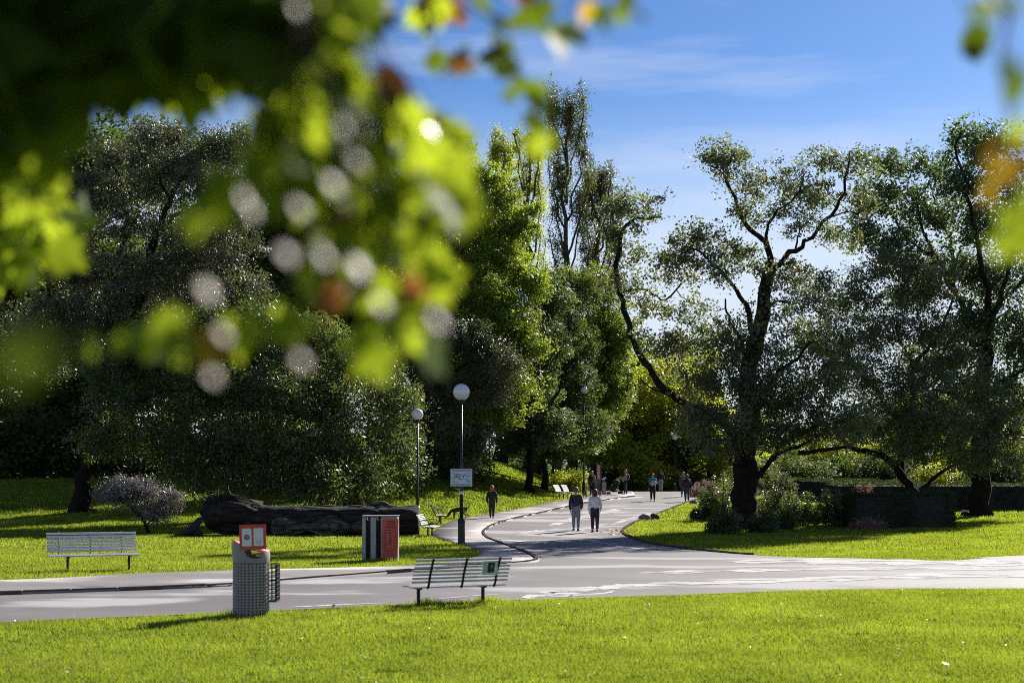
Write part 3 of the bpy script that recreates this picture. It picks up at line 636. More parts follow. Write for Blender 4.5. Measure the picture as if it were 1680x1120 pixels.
        tree('poplar_tree', ['tallest slender poplar rising against the sky above the other trees', 'shorter poplar just right of the tallest poplar', 'thin poplar left of the tallest poplar', 'leftmost yellowish poplar top over the maple'][k], b, limbs, bl, n_, 52, .62, .19,
             LM['poplar'] if k < 2 else LM['yellow'], 'bark_grey', seed=30+k, group='poplars in the background', twig=.03, flat=1.5, up=.1, cat='poplar')

    # --- woodland edge beyond the crest and behind the lawns
    def wood_proto(nm, lab, m_, seed, hgt, wid, n_, ls):
        rr = random.Random(seed); limbs = [([(0,0,-.5), (0,0,hgt*.25), (.2,0,hgt*.5), (0,.2,hgt*.75), (.1,0,hgt*.93)], .38, .06)]
        bl = [((0,0,hgt*.62), (wid*.4, wid*.4, hgt*.33), 6)]
        for q in range(14):
            a = rr.uniform(0, 6.28); z0 = hgt*rr.uniform(.15, .72); d = wid*.5*rr.uniform(.6, 1)*(1.1-.5*z0/hgt)
            e = (math.cos(a)*d, math.sin(a)*d, z0+hgt*rr.uniform(.05, .2)); limbs.append(([(0,0,z0), (e[0]*.5, e[1]*.5, z0+(e[2]-z0)*.7), e], .12, .03))
            bl.append((e, (wid*.2, wid*.2, hgt*.1), 1.2))
        return tree(nm, lab, (0,0,0), limbs, bl, n_, 74, .9, ls, m_, 'bark', seed=seed, group='trees of the woodland behind the park', up=.3)
    protos = [wood_proto('woodland_tree', None, LM['maple'], 50, 13, 10, 460, .26), wood_proto('woodland_tree', None, LM['dark'], 51, 15, 11, 620, .25), wood_proto('woodland_tree', None, LM['yellow'], 52, 11, 9, 430, .25)]
    spots = [ # (px, Y, proto, scale, label)
      (1010,150,1,1.0,'dark woodland tree just beyond the grey pillar at the road crest'), (1040,124,2,1.12,'yellow green woodland tree above the woman with the pushchair'), (1080,136,0,1.2,'yellow green woodland tree above the two people at the crest'),
      (1122,127,2,1.08,'green woodland tree behind the small far globe lamp'), (1165,133,2,1.05,'yellow green woodland tree left of the forked trunk'), (1100,185,2,1.3,'tallest yellow green woodland tree filling the gap over the road crest'),
      (1200,168,1,.8,'dark woodland tree directly behind the forked trunk'), (1255,160,0,.8,'green woodland tree right behind the forked trunk'), (1310,170,0,.9,'green woodland tree over the flower bed'), (1375,155,2,.9,'yellow green woodland tree behind the clipped hedge'),
      (1440,165,1,.85,'dark woodland tree behind the leaning trunk'), (1510,150,0,1.0,'green woodland tree over the right end of the clipped hedge'), (1575,165,1,1.1,'dark woodland tree left of the thick right trunk'), (1640,150,2,.95,'yellow green woodland tree right of the thick right trunk'), (1710,160,1,1.1,'dark woodland tree at the right border of the view'),
      (940,150,1,.95,'dark woodland tree behind the double bench'), (880,145,1,1.0,'dark woodland tree behind the three pavement trunks'), (820,140,0,1.0,'green woodland tree behind the woman in black'), (760,145,1,1.05,'dark woodland tree behind the sign board'), (690,118,1,1.5,'dark woodland tree behind the shorter globe lamp'),
      (630,106,1,1.6,'dark woodland tree behind the right end of the log'), (540,112,1,1.75,'dark woodland tree behind the middle of the log'), (460,116,1,1.7,'dark woodland tree behind the root plate of the log'), (380,128,0,1.0,'green woodland tree behind the pale shrub'), (300,125,1,1.6,'dark woodland tree right of the gnarled tree'),
      (220,115,1,1.1,'dark woodland tree behind the gnarled tree'), (130,118,1,1.15,'dark woodland tree above the left bench'), (50,112,1,1.9,'dark woodland tree near the left border'), (-30,118,1,1.9,'dark woodland tree at the left border of the view')]
    rr = random.Random(9); used = set()
    for px, Y, k, sc, lab in spots:
        o = protos[k] if k not in used else copy_tree(protos[k]); used.add(k)
        g = G(px, Y); o.location = g-Vector((0,0,.4 if Y < 130 else 0)); o.rotation_euler = (0,0,rr.uniform(0,6.28)); s_ = sc*rr.uniform(.93,1.07); o.scale = (s_*1.1, s_*1.1, s_); o['label'] = lab
    # undergrowth along the wood edge
    mb_sh = []
    def bush_proto(m_, seed, n_):
        return tree('undergrowth_bush', None, (0,0,0), [([(0,0,-.3),(0,0,.6),(.1,0,1.2)], .06, .02), ([(0,0,.1),(.7,.2,1)], .03, .01), ([(0,0,.1),(-.6,-.3,1)], .03, .01)], [((0,0,1.0),(1.9,1.3,1.1),1)], n_, 70, .5, .14, m_, seed=seed, cat='bush', group='bushes along the woodland edge', twig=.008)
    bp = [bush_proto(LM['dark'], 60, 130), bush_proto(LM['yellow'], 61, 120)]
    used = set()
    bs = [(20,104,0,2.3,'dark bush at the left border below the trees'),(95,106,0,2.2,'dark bush left of the gnarled trunk'),(180,108,0,2.2,'dark bush right of the gnarled trunk'),(265,108,0,1.9,'dark bush behind the pale shrub'),(350,106,0,1.3,'dark bush behind the upturned roots'),
          (440,110,0,1.7,'dark bush behind the left half of the log'),(540,110,0,1.2,'dark bush behind the right half of the log'),(735,91,0,1.15,'dark bush just behind the sign on the lamp post'),(765,90,0,.95,'dark bush left of the woman in black'),
          (935,106,1,.8,'yellow green bush behind the double bench'),(1000,122,0,1.0,'dark bush beyond the grey pillar'),(1040,124,1,.7,'yellow green bush beyond the woman with the pushchair'),(1100,126,1,.7,'yellow green bush beyond the far bollard'),(1140,122,0,.9,'dark bush beyond the standing pair'),
          (1240,100,0,1.2,'dark bush behind the forked trunk'),(1300,104,0,1.3,'dark bush left of the long hedge'),(1450,108,0,1.4,'dark bush over the long hedge'),(1540,106,1,1.0,'yellow green bush over the long hedge with autumn leaves'),(1640,106,0,1.4,'dark bush behind the right end of the long hedge'),(1380,108,0,1.3,'dark bush at the left end of the long hedge')]
    for px, Y, k, sc, lab in bs:
        o = bp[k] if k not in used else copy_tree(bp[k]); used.add(k)
        o.location = G(px, Y); o.rotation_euler = (0,0,rr.uniform(0,6.28)); o.scale = (sc*1.2, sc*1.2, sc); o['label'] = lab
if TREES: trees()

# ------------------------------------------------------------------ far wood, one mass beyond the park
def far_wood():
    rs = np.random.default_rng(77); n = 1500
    x = rs.uniform(-150, 150, n); y = rs.uniform(215, 260, n); top = 9+5*np.sin(x*.06)+3*np.sin(x*.17+1); z = -2.5+rs.random(n)**.8*(top)
    me = leaves_mesh('far_wood', np.stack([x,y,z],1), np.full(n,3.2), 110, .8, rs, .8, .3)
    tag(link('far_wood', me, LM['dark']), 'far off wood seen as one dark mass through the trunks', 'wood', kind='stuff')
far_wood()

# ------------------------------------------------------------------ hedges
def hedge(label, outline, z1, dens, seed, lsize=.07):
    """clipped hedge: dark twiggy core and leaf skin over its real outline (x, y metres)"""
    rs = np.random.default_rng(seed); c = Vector((sum(p[0] for p in outline)/len(outline), sum(p[1] for p in outline)/len(outline), 0)); c.z = zz(c.x, c.y)
    root = empty('clipped_hedge', c, 0, label, 'hedge', 'clipped hedges')
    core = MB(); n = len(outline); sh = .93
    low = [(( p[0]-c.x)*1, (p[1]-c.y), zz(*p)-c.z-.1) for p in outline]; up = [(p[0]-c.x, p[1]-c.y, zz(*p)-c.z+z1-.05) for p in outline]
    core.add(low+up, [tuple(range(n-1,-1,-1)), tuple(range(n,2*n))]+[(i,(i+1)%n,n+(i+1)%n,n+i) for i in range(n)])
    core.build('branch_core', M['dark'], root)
    pts = []; nr = []
    for i in range(n):
        a, b = outline[i], outline[(i+1)%n]; Ld = math.hypot(b[0]-a[0], b[1]-a[1]); m = int(Ld*z1*dens)
        t = rs.random(m); zz1 = rs.random(m)*z1; x = a[0]+(b[0]-a[0])*t; y = a[1]+(b[1]-a[1])*t
        pts.append(np.stack([x, y, zf(x,y)+zz1], 1))
    xs = [p[0] for p in outline]; ys = [p[1] for p in outline]; m = int((max(xs)-min(xs))*(max(ys)-min(ys))*dens)
    x = rs.uniform(min(xs), max(xs), m); y = rs.uniform(min(ys), max(ys), m); k = inside(outline, x, y)
    pts.append(np.stack([x[k], y[k], zf(x[k],y[k])+z1+.02*np.sin(x[k]*2)], 1))
    C = np.concatenate(pts)-np.array(c); C = C+rs.normal(0, .035, C.shape)+np.stack([0*C[:,0], .05*np.sin(C[:,0]*2.3), .05*np.sin(C[:,0]*1.7)+.03*np.sin(C[:,0]*5.1)], 1)
    me = leaves_mesh('foliage', C, np.full(len(C), .08), 3, lsize*1.25, rs, 1, .2)
    link('foliage', me, LM['hedge'], root)
hb = P(1490, 866); Yh = hb.y; s_ = F/Yh
x0, x1 = (1404-CX)/s_, (1572-CX)/s_
hedge('low dark clipped hedge with a slanting right end beside the flower bed', [(x0,Yh),(x1-.35,Yh),(x1,Yh+.5),(x1,Yh+2.6),(x0,Yh+2.2)], 1.42, 300, 1)
h2 = P(1500, 836); Y2 = h2.y; s2 = F/Y2
hedge('long dark clipped hedge behind the leaning tree, reaching the right edge', [((1375-CX)/s2,Y2),((1800-CX)/s2,Y2-1),((1800-CX)/s2,Y2+2),((1370-CX)/s2,Y2+2)], 1.35, 160, 2)
h3 = P(1330, 832); Y3 = h3.y+8; s3 = F/Y3
hedge('pale topped hedge with a bend, just above the flower bed shrubs', [((1285-CX)/s3,Y3+3),((1360-CX)/s3,Y3-2),((1480-CX)/s3,Y3-4),((1480-CX)/s3,Y3-2),((1370-CX)/s3,Y3+1),((1295-CX)/s3,Y3+5)], 1.25, 160, 3)

# ------------------------------------------------------------------ flower bed and shrubs
def shrub(name, label, px, py, wpx, hpx, m_, seed, dens=1, lsize=.085, bloom=None, cat='shrub', group='shrubs of the flower bed', up=.2, aspect=.55, dY=0, parts=None):
    b = P(px, py); Y = b.y+dY; b = Vector(((px-CX)/F*Y, Y, zz((px-CX)/F*Y, Y))); s = F/Y; wd, hg = wpx/s, hpx/s; rs = np.random.default_rng(seed)
    root = empty(name, b, 0, label, cat, group); mb = MB(); n = int(28*dens*(1+wd)); C = []
    for k in range(n):
        a = rs.uniform(0, 6.28); r = math.sqrt(rs.random())*wd*.5; h = hg*(.35+.65*rs.random())*(1-.45*(2*r/wd)**2)
        e = Vector((math.cos(a)*r, math.sin(a)*r*.7, h)); mb.tube([Vector((e.x*.35, e.y*.35, -.05)), Vector((e.x*.75, e.y*.75, h*.55)), e], [.012,.009,.004], 4, cap=False)
        C.append(e); C.append(Vector((e.x*.85+rs.normal(0,.05), e.y*.85, h*.6))); C.append(Vector((e.x*.95+rs.normal(0,.08), e.y, h*.3)))
    mb.build('stems', M['bark'], root)
    link('foliage', leaves_mesh('foliage', np.array(C), np.full(len(C), .20), 34, lsize, rs, 1, up, aspect), m_, root)
    if bloom:
        T = np.array([c for c in C[::3] if c.z > hg*.45][:60])
        if len(T): T[:,2] += .06; link('flowers', leaves_mesh('flowers', T, np.full(len(T), .14), 26, .05, rs, .6, .5), bloom, root)
    return root
S, BL = LM['shrub'], LM['bloom']
shrub('bed_shrub', 'glossy shrub hugging the left foot of the forked trunk', 1188, 876, 58, 52, S, 1)
shrub('bed_shrub', 'low glossy shrub hugging the right foot of the forked trunk', 1252, 874, 50, 38, S, 2)
shrub('bed_shrub', 'tall bushy shrub with pinkish flower heads left of the forked trunk', 1180, 852, 66, 78, S, 3, bloom=BL)
shrub('bed_shrub', 'tall pale shrub with pinkish flower heads right of the forked trunk', 1275, 850, 70, 82, S, 4, bloom=BL)
shrub('bed_shrub', 'leafy green shrub in the middle of the flower bed', 1310, 862, 70, 62, S, 5)
shrub('bed_shrub', 'wide feathery shrub with faded flower tops next to the clipped hedge', 1372, 862, 84, 62, S, 6, bloom=BL)
shrub('bed_shrub', 'low pinkish ground shrub at the left foot of the clipped hedge', 1425, 867, 60, 22, BL, 7, lsize=.05)
shrub('hosta_plant', 'small dark broad leaved plant alone on the lawn edge near the boulders', 1152, 851, 30, 18, LM['dark'], 8, lsize=.13, cat='plant')
shrub('bed_shrub', 'dark low shrub between the leafy green shrub and the trunk', 1285, 868, 50, 34, LM['dark'], 9)
shrub('bed_shrub', 'feathery reddish plant reaching over the hedge end', 1415, 850, 60, 58, BL, 10, .6, lsize=.04, dY=3)
shrub('bed_shrub', 'grassy upright plant at the left end of the flower bed', 1160, 838, 22, 38, S, 11, lsize=.2, aspect=.12)
shrub('bed_shrub', 'pink flowering clump by the road beyond the boulders', 1153, 819, 36, 26, BL, 12, lsize=.06, dY=4)
# pale small leaved shrub on the left lawn, on one leaning stem
b = P(245, 876); Y = b.y
tree('pale_shrub', 'small shrub of pale glittering leaves on one leaning stem in the left lawn', b,
     [([b-Vector((0,0,.1)), W(240,862,Y), W(228,845,Y), W(210,828,Y), W(190,815,Y)], .09, .03), L([(234,852),(245,830),(258,805)], Y, .04, .015), L([(220,838),(222,815),(215,795)], Y, .04, .015), L([(240,860),(262,845),(285,830)], Y, .03, .012)],
     [B(190,812,34,24,Y), B(225,808,44,26,Y), B(262,820,36,24,Y), B(250,845,34,16,Y), B(210,800,40,18,Y), B(285,818,20,14,Y)], 260, 46, .34, .10, LM['lilac'], seed=70, cat='shrub', twig=.008, up=.1, aspect=.5)

# ------------------------------------------------------------------ boulders, log, driftwood
def boulder(label, px, py, wpx, hpx, m_, seed):
    b = P(px, py); s = F/b.y; bm = bmesh.new(); bmesh.ops.create_icosphere(bm, subdivisions=4, radius=1)
    rs = random.Random(seed); o = Vector((rs.uniform(0,9), rs.uniform(0,9), rs.uniform(0,9)))
    from mathutils import noise as nz_
    for v in bm.verts:
        d = 1+.28*nz_.noise(v.co*1.3+o)+.08*nz_.noise(v.co*4+o); v.co *= d; v.co.x *= wpx/s/2; v.co.y *= wpx/s/2.3; v.co.z = v.co.z*hpx/s*.95
    me = bpy.data.meshes.new('boulder'); bm.to_mesh(me); bm.free(); me.polygons.foreach_set('use_smooth', [True]*len(me.polygons))
    o = link('boulder', me, m_); o.location = b; tag(o, label, 'boulder', 'boulders beside the road'); return o
boulder('pinkish boulder nearest the walking couple at the road edge', 1058, 853, 22, 11, M['rock'], 1)
boulder('mossy dark boulder right behind the pinkish one', 1074, 852, 18, 11, M['rock_dark'], 2)
boulder('rounded grey boulder nearest the pair with the backpack', 1138, 827, 14, 8, M['rock'], 3)
boulder('taller grey boulder by the grassy plant at the flower bed', 1155, 824, 14, 13, M['rock'], 4)
boulder('large dark rounded boulder beyond the road crest', 1142, 813, 22, 13, M['rock_dark'], 5)

def bumpy_tube(mb, pts, rad, n, seed, amp=.1, mi=0):
    """trunk-like tube with fluted, uneven sides"""
    from mathutils import noise as nz_
    b = len(mb.v); mb.tube(pts, rad, n, mi); k = 0
    for i, p in enumerate(pts):
        for q in range(n):
            v = Vector(mb.v[b+i*n+q]); d = v-Vector(p); f = 1+amp*nz_.noise(Vector((q*1.3, i*.35, seed)))+amp*.7*nz_.noise(Vector((v.x*2.2, v.y*2.2, v.z*2.2+seed))); mb.v[b+i*n+q] = tuple(Vector(p)+d*f)
def grain(name, a, b, spec=.25):
    m = bpy.data.materials.new(name); m.use_nodes = True; n = m.node_tree; p = n.nodes['Principled BSDF']; p.inputs['Roughness'].default_value = .8; p.inputs['Specular IOR Level'].default_value = spec
    t = n.nodes.new('ShaderNodeTexCoord'); mp = n.nodes.new('ShaderNodeMapping'); mp.inputs['Scale'].default_value = (.35,3,3); n.links.new(t.outputs['Object'], mp.inputs['Vector'])
    z = n.nodes.new('ShaderNodeTexNoise'); z.inputs['Scale'].default_value = 3.5; z.inputs['Detail'].default_value = 9; z.inputs['Distortion'].default_value = .6; n.links.new(mp.outputs[0], z.inputs['Vector'])
    r = n.nodes.new('ShaderNodeValToRGB'); e = r.color_ramp.elements; e[0].position = .42; e[0].color = (*a,1); e[1].position = .62; e[1].color = (*b,1); n.links.new(z.outputs['Fac'], r.inputs[0]); n.links.new(r.outputs[0], p.inputs['Base Color'])
    bp = n.nodes.new('ShaderNodeBump'); bp.inputs['Strength'].default_value = 1; bp.inputs['Distance'].default_value = .12; n.links.new(z.outputs['Fac'], bp.inputs['Height']); n.links.new(bp.outputs[0], p.inputs['Normal']); return m
M['wood'] = grain('old_log_wood', (.010,.008,.007), (.05,.04,.032)); M['wood_light'] = grain('pale_log_wood', (.03,.024,.02), (.16,.135,.11))
def log():
    Y = 56.5; root = empty('fallen_log', G(530, Y), 0, 'huge dark fallen log with upturned roots lying across the left lawn', 'log'); o = Vector(root.location)
    def q(px, z, dy=0): x = (px-CX)/F*Y; return Vector((x, Y+dy, zz(x, Y)+z))-o
    mb = MB(); pts = [q(405+(688-405)*t/22, .56, -.25*t/22) for t in range(23)]
    bumpy_tube(mb, pts, [.62-.06*t/22+.02*math.sin(t*1.3) for t in range(23)], 30, 3, .13)
    mb.build('trunk', M['wood'], root, smooth=True)
    m2 = MB(); pts = [q(452+(600-452)*t/14, .34, -.72) for t in range(15)]
    bumpy_tube(m2, pts, [.30+.16*math.sin(t*.9) if t < 13 else .22 for t in range(15)], 16, 8, .35); m2.build('broken_bark', M['wood_light'], root, smooth=False)
    m3 = MB(); pts = [q(520+(686-520)*t/12, 1.12+.03*math.sin(t*1.7), -.1) for t in range(13)]
    bumpy_tube(m3, pts, [.05+.03*math.sin(t)**2 for t in range(13)], 8, 5, .3)
    bumpy_tube(m3, [q(600,1.12), q(615,1.25), q(630,1.28), q(645,1.12)], [.05,.09,.09,.05], 8, 6, .2); m3.build('bark_ridge', M['wood_light'], root, smooth=True)
    m4 = MB(); rs = random.Random(4)
    bumpy_tube(m4, [q(338,.5), q(355,.75), q(375,.85), q(400,.8), q(425,.65)], [.35,.62,.74,.72,.6], 22, 9, .6)
    for k in range(54):
        a = rs.uniform(-.5, 3.6); r = rs.uniform(.9, 1.65); s0 = q(372+rs.uniform(-14,22), .8); e = s0+Vector((-abs(math.cos(a))*r*rs.uniform(.1,.9)*(1 if rs.random() < .7 else -.6), rs.uniform(-.6,.6), math.sin(a)*r*.85))
        e.z = max(e.z, .02); m4.tube([s0, s0.lerp(e,.5)+Vector((0,0,rs.uniform(-.1,.1))), e+Vector((0,0,rs.uniform(-.15,.05)))], [.15,.075,.015], 6)
    m4.build('root_plate', M['wood'], root, smooth=True)
log()
b = P(316, 880); s = F/b.y
mb = MB(); bumpy_tube(mb, [Vector(((x-316)/s,0,z)) for x, z in [(285,.03),(296,.08),(307,.16),(316,.27),(322,.45),(328,.66),(331,.74)]], [.03,.09,.17,.22,.17,.11,.04], 10, 3, .4)
bumpy_tube(mb, [Vector(((x-316)/s,.05,z)) for x, z in [(312,.1),(322,.12),(332,.05)]], [.16,.2,.1], 10, 4, .4)
o = mb.build('driftwood_stump', M['dark'], None, smooth=True); o.location = b; tag(o, 'small black pointed stump leaning beside the upturned roots', 'stump')

# ------------------------------------------------------------------ benches
def bench(name, label, loc, rz, length=1.95, h=.84, straps=3, leg_y=.14, arm=False, group='slatted park benches', sz=.40, fill=.76):
    root = empty(name, loc, rz, label, 'bench', group); sl = M['slat']
    st = MB()
    for k in range(5): st.box((0, .06+k*.095, sz+.012*math.cos((k-2)*1.2)), (length, .075, .028), mi=0)
    st.build('seat', sl, root, bevel=.006)
    bk = MB(); nb = 7; ang = R(-14); top = h-sz-.05
    for k in range(nb):
        t = (k+.5)/nb; z = sz+.06+t*top; y = -.02-.25*t**1.3*top*2
        rot = Matrix.Rotation(R(12+10*t), 3, 'X'); hh = top/nb*fill*.5; ring = [rot@Vector((0, .021*math.cos(q), hh*math.sin(q))) for q in [2*math.pi*i_/12 for i_ in range(12)]]
        bk.add([Vector((-length/2, y, z))+r_ for r_ in ring]+[Vector((length/2, y, z))+r_ for r_ in ring], [tuple(range(11,-1,-1)), tuple(range(12,24))]+[(i_, (i_+1)%12, 12+(i_+1)%12, 12+i_) for i_ in range(12)])
    bk.build('backrest', sl, root)
    for f in (.10, .78) if straps == 3 else (.15, .85):
        x = -length/2+length*f; lg = MB(); lg.tube([(x, leg_y, -.15), (x, leg_y, sz-.03)], .032, 10); lg.box((x, .25, sz-.035), (.05, .46, .03)); lg.build('leg', M['iron_rust'], root)
    for f in ((.17, .52, .87) if straps == 3 else (.15, .85)):
        x = -length/2+length*f; sp = MB(); q = [(x, .02, sz-.03)]+[(x, -.045-.25*t**1.3*top*2, sz+.06+t*top) for t in (0,.25,.5,.75,1)]
        for a, b_ in zip(q, q[1:]):
            a, b_ = Vector(a), Vector(b_); sp.tube([a, b_], .021, 6)
        sp.build('back_support', M['iron'], root)
    if arm:
        for f in (-.48, .48):
            am = MB(); x = length*f; am.tube([(x,-.1,.62),(x,.1,.66),(x,.3,.64),(x,.42,.58)], .014, 6); am.tube([(x,.36,.61),(x,.26,.5),(x,.3,.42)], .011, 6); am.build('armrest', M['iron'], root)
    return root
p = P(745, 992); nb_ = bench('park_bench', 'pale slatted bench seen from behind at the lawn edge, with a notice on its back', (p.x+.10, p.y, p.z), R(25), 1.82, sz=.34, fill=.70)
p = P(152, 936); lb_ = bench('park_bench', 'white slatted bench facing the road alone on the left lawn', (p.x, p.y, p.z), R(180+22), 2.12, .93, fill=.84)
p = P(697, 880); bench('park_bench', 'end-on slatted bench nearest the log, in front of the other end-on bench', p, R(-90-4), 1.8, .86, 2, .2, True)
p = P(715, 859); bench('park_bench', 'end-on slatted bench behind, left of the tall lamp plinth', p, R(-90+6), 1.8, .9, 2, .2, True)
p = P(925, 818); Yb = p.y
for k, lab in enumerate(('left one of two white benches standing side by side near the crest', 'right one of two white benches standing side by side near the crest')):
    bench('park_bench', lab, (p.x+(-.35+.55*k), Yb-.8+1.2*k, zz(p.x, Yb)), R(-90-22), 1.0, .9, 2, .2, False)
# notice on the near bench
def notice():
    root = empty('notice_sheet', nb_.location, R(25), 'pale notice with a dark picture fixed to the back of the near bench', 'notice')
    rot = Matrix.Rotation(R(17), 3, 'X'); c = Vector((.52, -.165, .655)); n = rot@Vector((0,-1,0))
    a = MB(); a.box(c, (.30, .012, .27), rot); a.build('sheet', M['board_blue'], root)
    a = MB(); a.box(c+n*.009+rot@Vector((.01,0,.01)), (.13, .006, .19), rot); a.build('picture', M['ink'], root)
    a = MB()
    for k in range(6): a.box(c+n*.009+rot@Vector((-.105,0,.09-.035*k)), (.06-.01*(k%3), .004, .010), rot)
    a.box(c+n*.014+rot@Vector((.02,0,.03)), (.05,.004,.07), rot)
    a.build('printed_lines', mat('print_brown', (.22,.15,.10), .6), root)
notice()

# ------------------------------------------------------------------ litter bin
def litter_bin():
    b = P(412, 1009); root = empty('litter_bin', b, 0, 'round perforated grey litter bin with orange sign on the front lawn', 'litter bin'); r = .295
    # perforated drum
    nc, nr = 60, 38; z0, z1 = -.04, .86; mb = MB()
    for j_ in range(nr+1):
        for k in range(nc):
            a = 2*math.pi*k/nc; mb.v.append((r*math.cos(a), r*math.sin(a), z0+(z1-z0)*j_/nr))
    for j_ in range(nr):
        for k in range(nc):
            if j_ % 2 == 1 and k % 2 == 1: continue
            f = (j_*nc+k, j_*nc+(k+1)%nc, (j_+1)*nc+(k+1)%nc, (j_+1)*nc+k); mb.f.append(f); mb.m.append(0)
    o = mb.build('drum', M['bin_grey'], root); md = o.modifiers.new('t', 'SOLIDIFY'); md.thickness = .008; md.offset = -1
    li = MB(); li.lathe([(r-.03,.0),(r-.03,.85)], 40); li.build('liner', M['bin_red'], root, smooth=True)
    # sloping hood, open towards the viewer's right and behind
    nc = 72; H = 14; hb_ = MB(); top = lambda a: .86+.27+.085*(-math.cos(a))   # higher on the left
    for j_ in range(H+1):
        for k in range(nc):
            a = 2*math.pi*k/nc; t = j_/H; rr = r*(1.0+.045*math.sin(t*2.6)); hb_.v.append((rr*math.cos(a), rr*math.sin(a), .86+(top(a)-.86)*t))
    def hole(a, t):
        c = math.degrees(a) % 360; front = 262 <= c <= 318; back = 20 <= c <= 100
        u = abs((c-290)/28) if front else abs((c-60)/40)
        return (front or back) and .36 < t < .86 and u**2+((t-.62)/.26)**2 < 1.05
    for j_ in range(H):
        for k in range(nc):
            if hole(2*math.pi*(k+.5)/nc, (j_+.5)/H): continue
            hb_.f.append((j_*nc+k, j_*nc+(k+1)%nc, (j_+1)*nc+(k+1)%nc, (j_+1)*nc+k)); hb_.m.append(0)
    o = hb_.build('hood', M['bin_grey'], root, smooth=True); md = o.modifiers.new('t', 'SOLIDIFY'); md.thickness = .018; md.offset = -1
    # rim ring on top, and inner pale funnel
    rg = MB(); n = 48; prof = [(r*1.03,-.01),(r*1.03,.02),(r*.80,.012),(r*.66,-.03)]
    for pr, dz in prof:
        for k in range(n):
            a = 2*math.pi*k/n; rg.v.append((pr*math.cos(a), pr*math.sin(a), .86+.27-.085*math.cos(a)*pr/r+dz))
    for i_ in range(len(prof)-1):
        for k in range(n): rg.f.append((i_*n+k, i_*n+(k+1)%n, (i_+1)*n+(k+1)%n, (i_+1)*n+k)); rg.m.append(0)
    rg.build('rim', M['rim_red'], root, smooth=True)
    fn = MB(); fn.v = []; 
    for pr, dz in [(r*.66,-.032),(r*.5,-.05),(r*.02,-.06)]:
        for k in range(n):
            a = 2*math.pi*k/n; fn.v.append((pr*math.cos(a), pr*math.sin(a), .86+.27-.085*math.cos(a)*pr/r+dz))
    for i_ in range(2):
        for k in range(n): fn.f.append((i_*n+k, i_*n+(k+1)%n, (i_+1)*n+(k+1)%n, (i_+1)*n+k)); fn.m.append(0)
    fn.build('tray', M['white'], root, smooth=True)
    # sign board
    rz = R(4); rot = Matrix.Rotation(rz, 3, 'Z')@Matrix.Rotation(R(-1.5), 3, 'Y'); c = Vector((.085, -.32, 1.29)); n_ = rot@Vector((0,-1,0))
    a = MB(); a.box(c, (.425, .022, .40), rot); sg = a.build('sign_board', M['orange'], root, bevel=.004)
    a = MB()
    for sx in (-1, 1):
        w_, h_, rd = .155, .285, .015; ctr = c+rot@Vector((sx*.093,0,0))+n_*.0115; vs = []
        for qx, qz, a0 in ((1,1,0),(-1,1,90),(-1,-1,180),(1,-1,270)):
            for st in range(5):
                t = R(a0+st*22.5); vs.append(ctr+rot@Vector((qx*(w_/2-rd)+rd*math.cos(t), 0, qz*(h_/2-rd)+rd*math.sin(t))))
        vb = [v+n_*.004 for v in vs]; k = len(vs); a.add(vs+vb, [tuple(range(k,2*k))[::-1]]+[(i_,(i_+1)%k,k+(i_+1)%k,k+i_) for i_ in range(k)])
    pn = a.build('white_panels', M['white'], sg)
    a = MB(); ctr = c+rot@Vector((-.093,0,0))+n_*.019
    def disc(r0, r1, dn, m_=0, seg=28):
        vs = [];
        for k in range(seg):
            t = 2*math.pi*k/seg
            for rr in (r0, r1): vs.append(ctr+n_*dn+rot@Vector((rr*math.cos(t),0,rr*math.sin(t))))
        a.add(vs, [(2*k, 2*k+1, (2*k+3)%(2*seg), (2*k+2)%(2*seg)) for k in range(seg)], m_)
    disc(.034, .044, 0); disc(.001, .034, 0)
    for pz in (.012, -.008): a.tube([ctr+n_*.004+rot@Vector((-.022+.011*k,0,pz+.007*math.sin(k*1.6))) for k in range(5)], .004, 5, mi=1)
    a.build('round_logo', [M['purple'], M['white']], sg)
    a = MB()
    for k in range(4): a.box(c+rot@Vector((.093,0,-.055-.018*k))+n_*.018, (.095-.02*(k%2), .003, .006), rot)
    a.build('small_print', mat('grey_print', (.35,.38,.42), .5), sg)
    # rack on the right side
    rk = MB(); X0, w2, d2, za, zb = r+.012, .13, .34, .24, .84
    for (cx_, cy2, ww, dd, hh) in [(X0+w2,0,.012,d2,zb-za)]: pass
    def grid_panel(o_, ux, uz, nu, nv, hole_):
        for i_ in range(nu+1): rk.box(o_+ux*(i_/nu)+uz*.5, tuple(abs(v)+.014 for v in (uz)), None)
        for j2 in range(nv+1): rk.box(o_+uz*(j2/nv)+ux*.5, tuple(abs(v)+.014 for v in (ux)), None)
    ZU = Vector((0,0,zb-za))
    grid_panel(Vector((X0,-d2/2,za)), Vector((w2,0,0)), ZU, 2, 9, 0); grid_panel(Vector((X0+w2,-d2/2,za)), Vector((0,d2,0)), ZU, 5, 9, 0); grid_panel(Vector((X0,d2/2,za)), Vector((w2,0,0)), ZU, 2, 9, 0)
    rk.box((X0+w2/2,0,za), (w2+.02,d2+.02,.02)); rk.build('bottle_rack', M['greenrack'], root)
litter_bin()

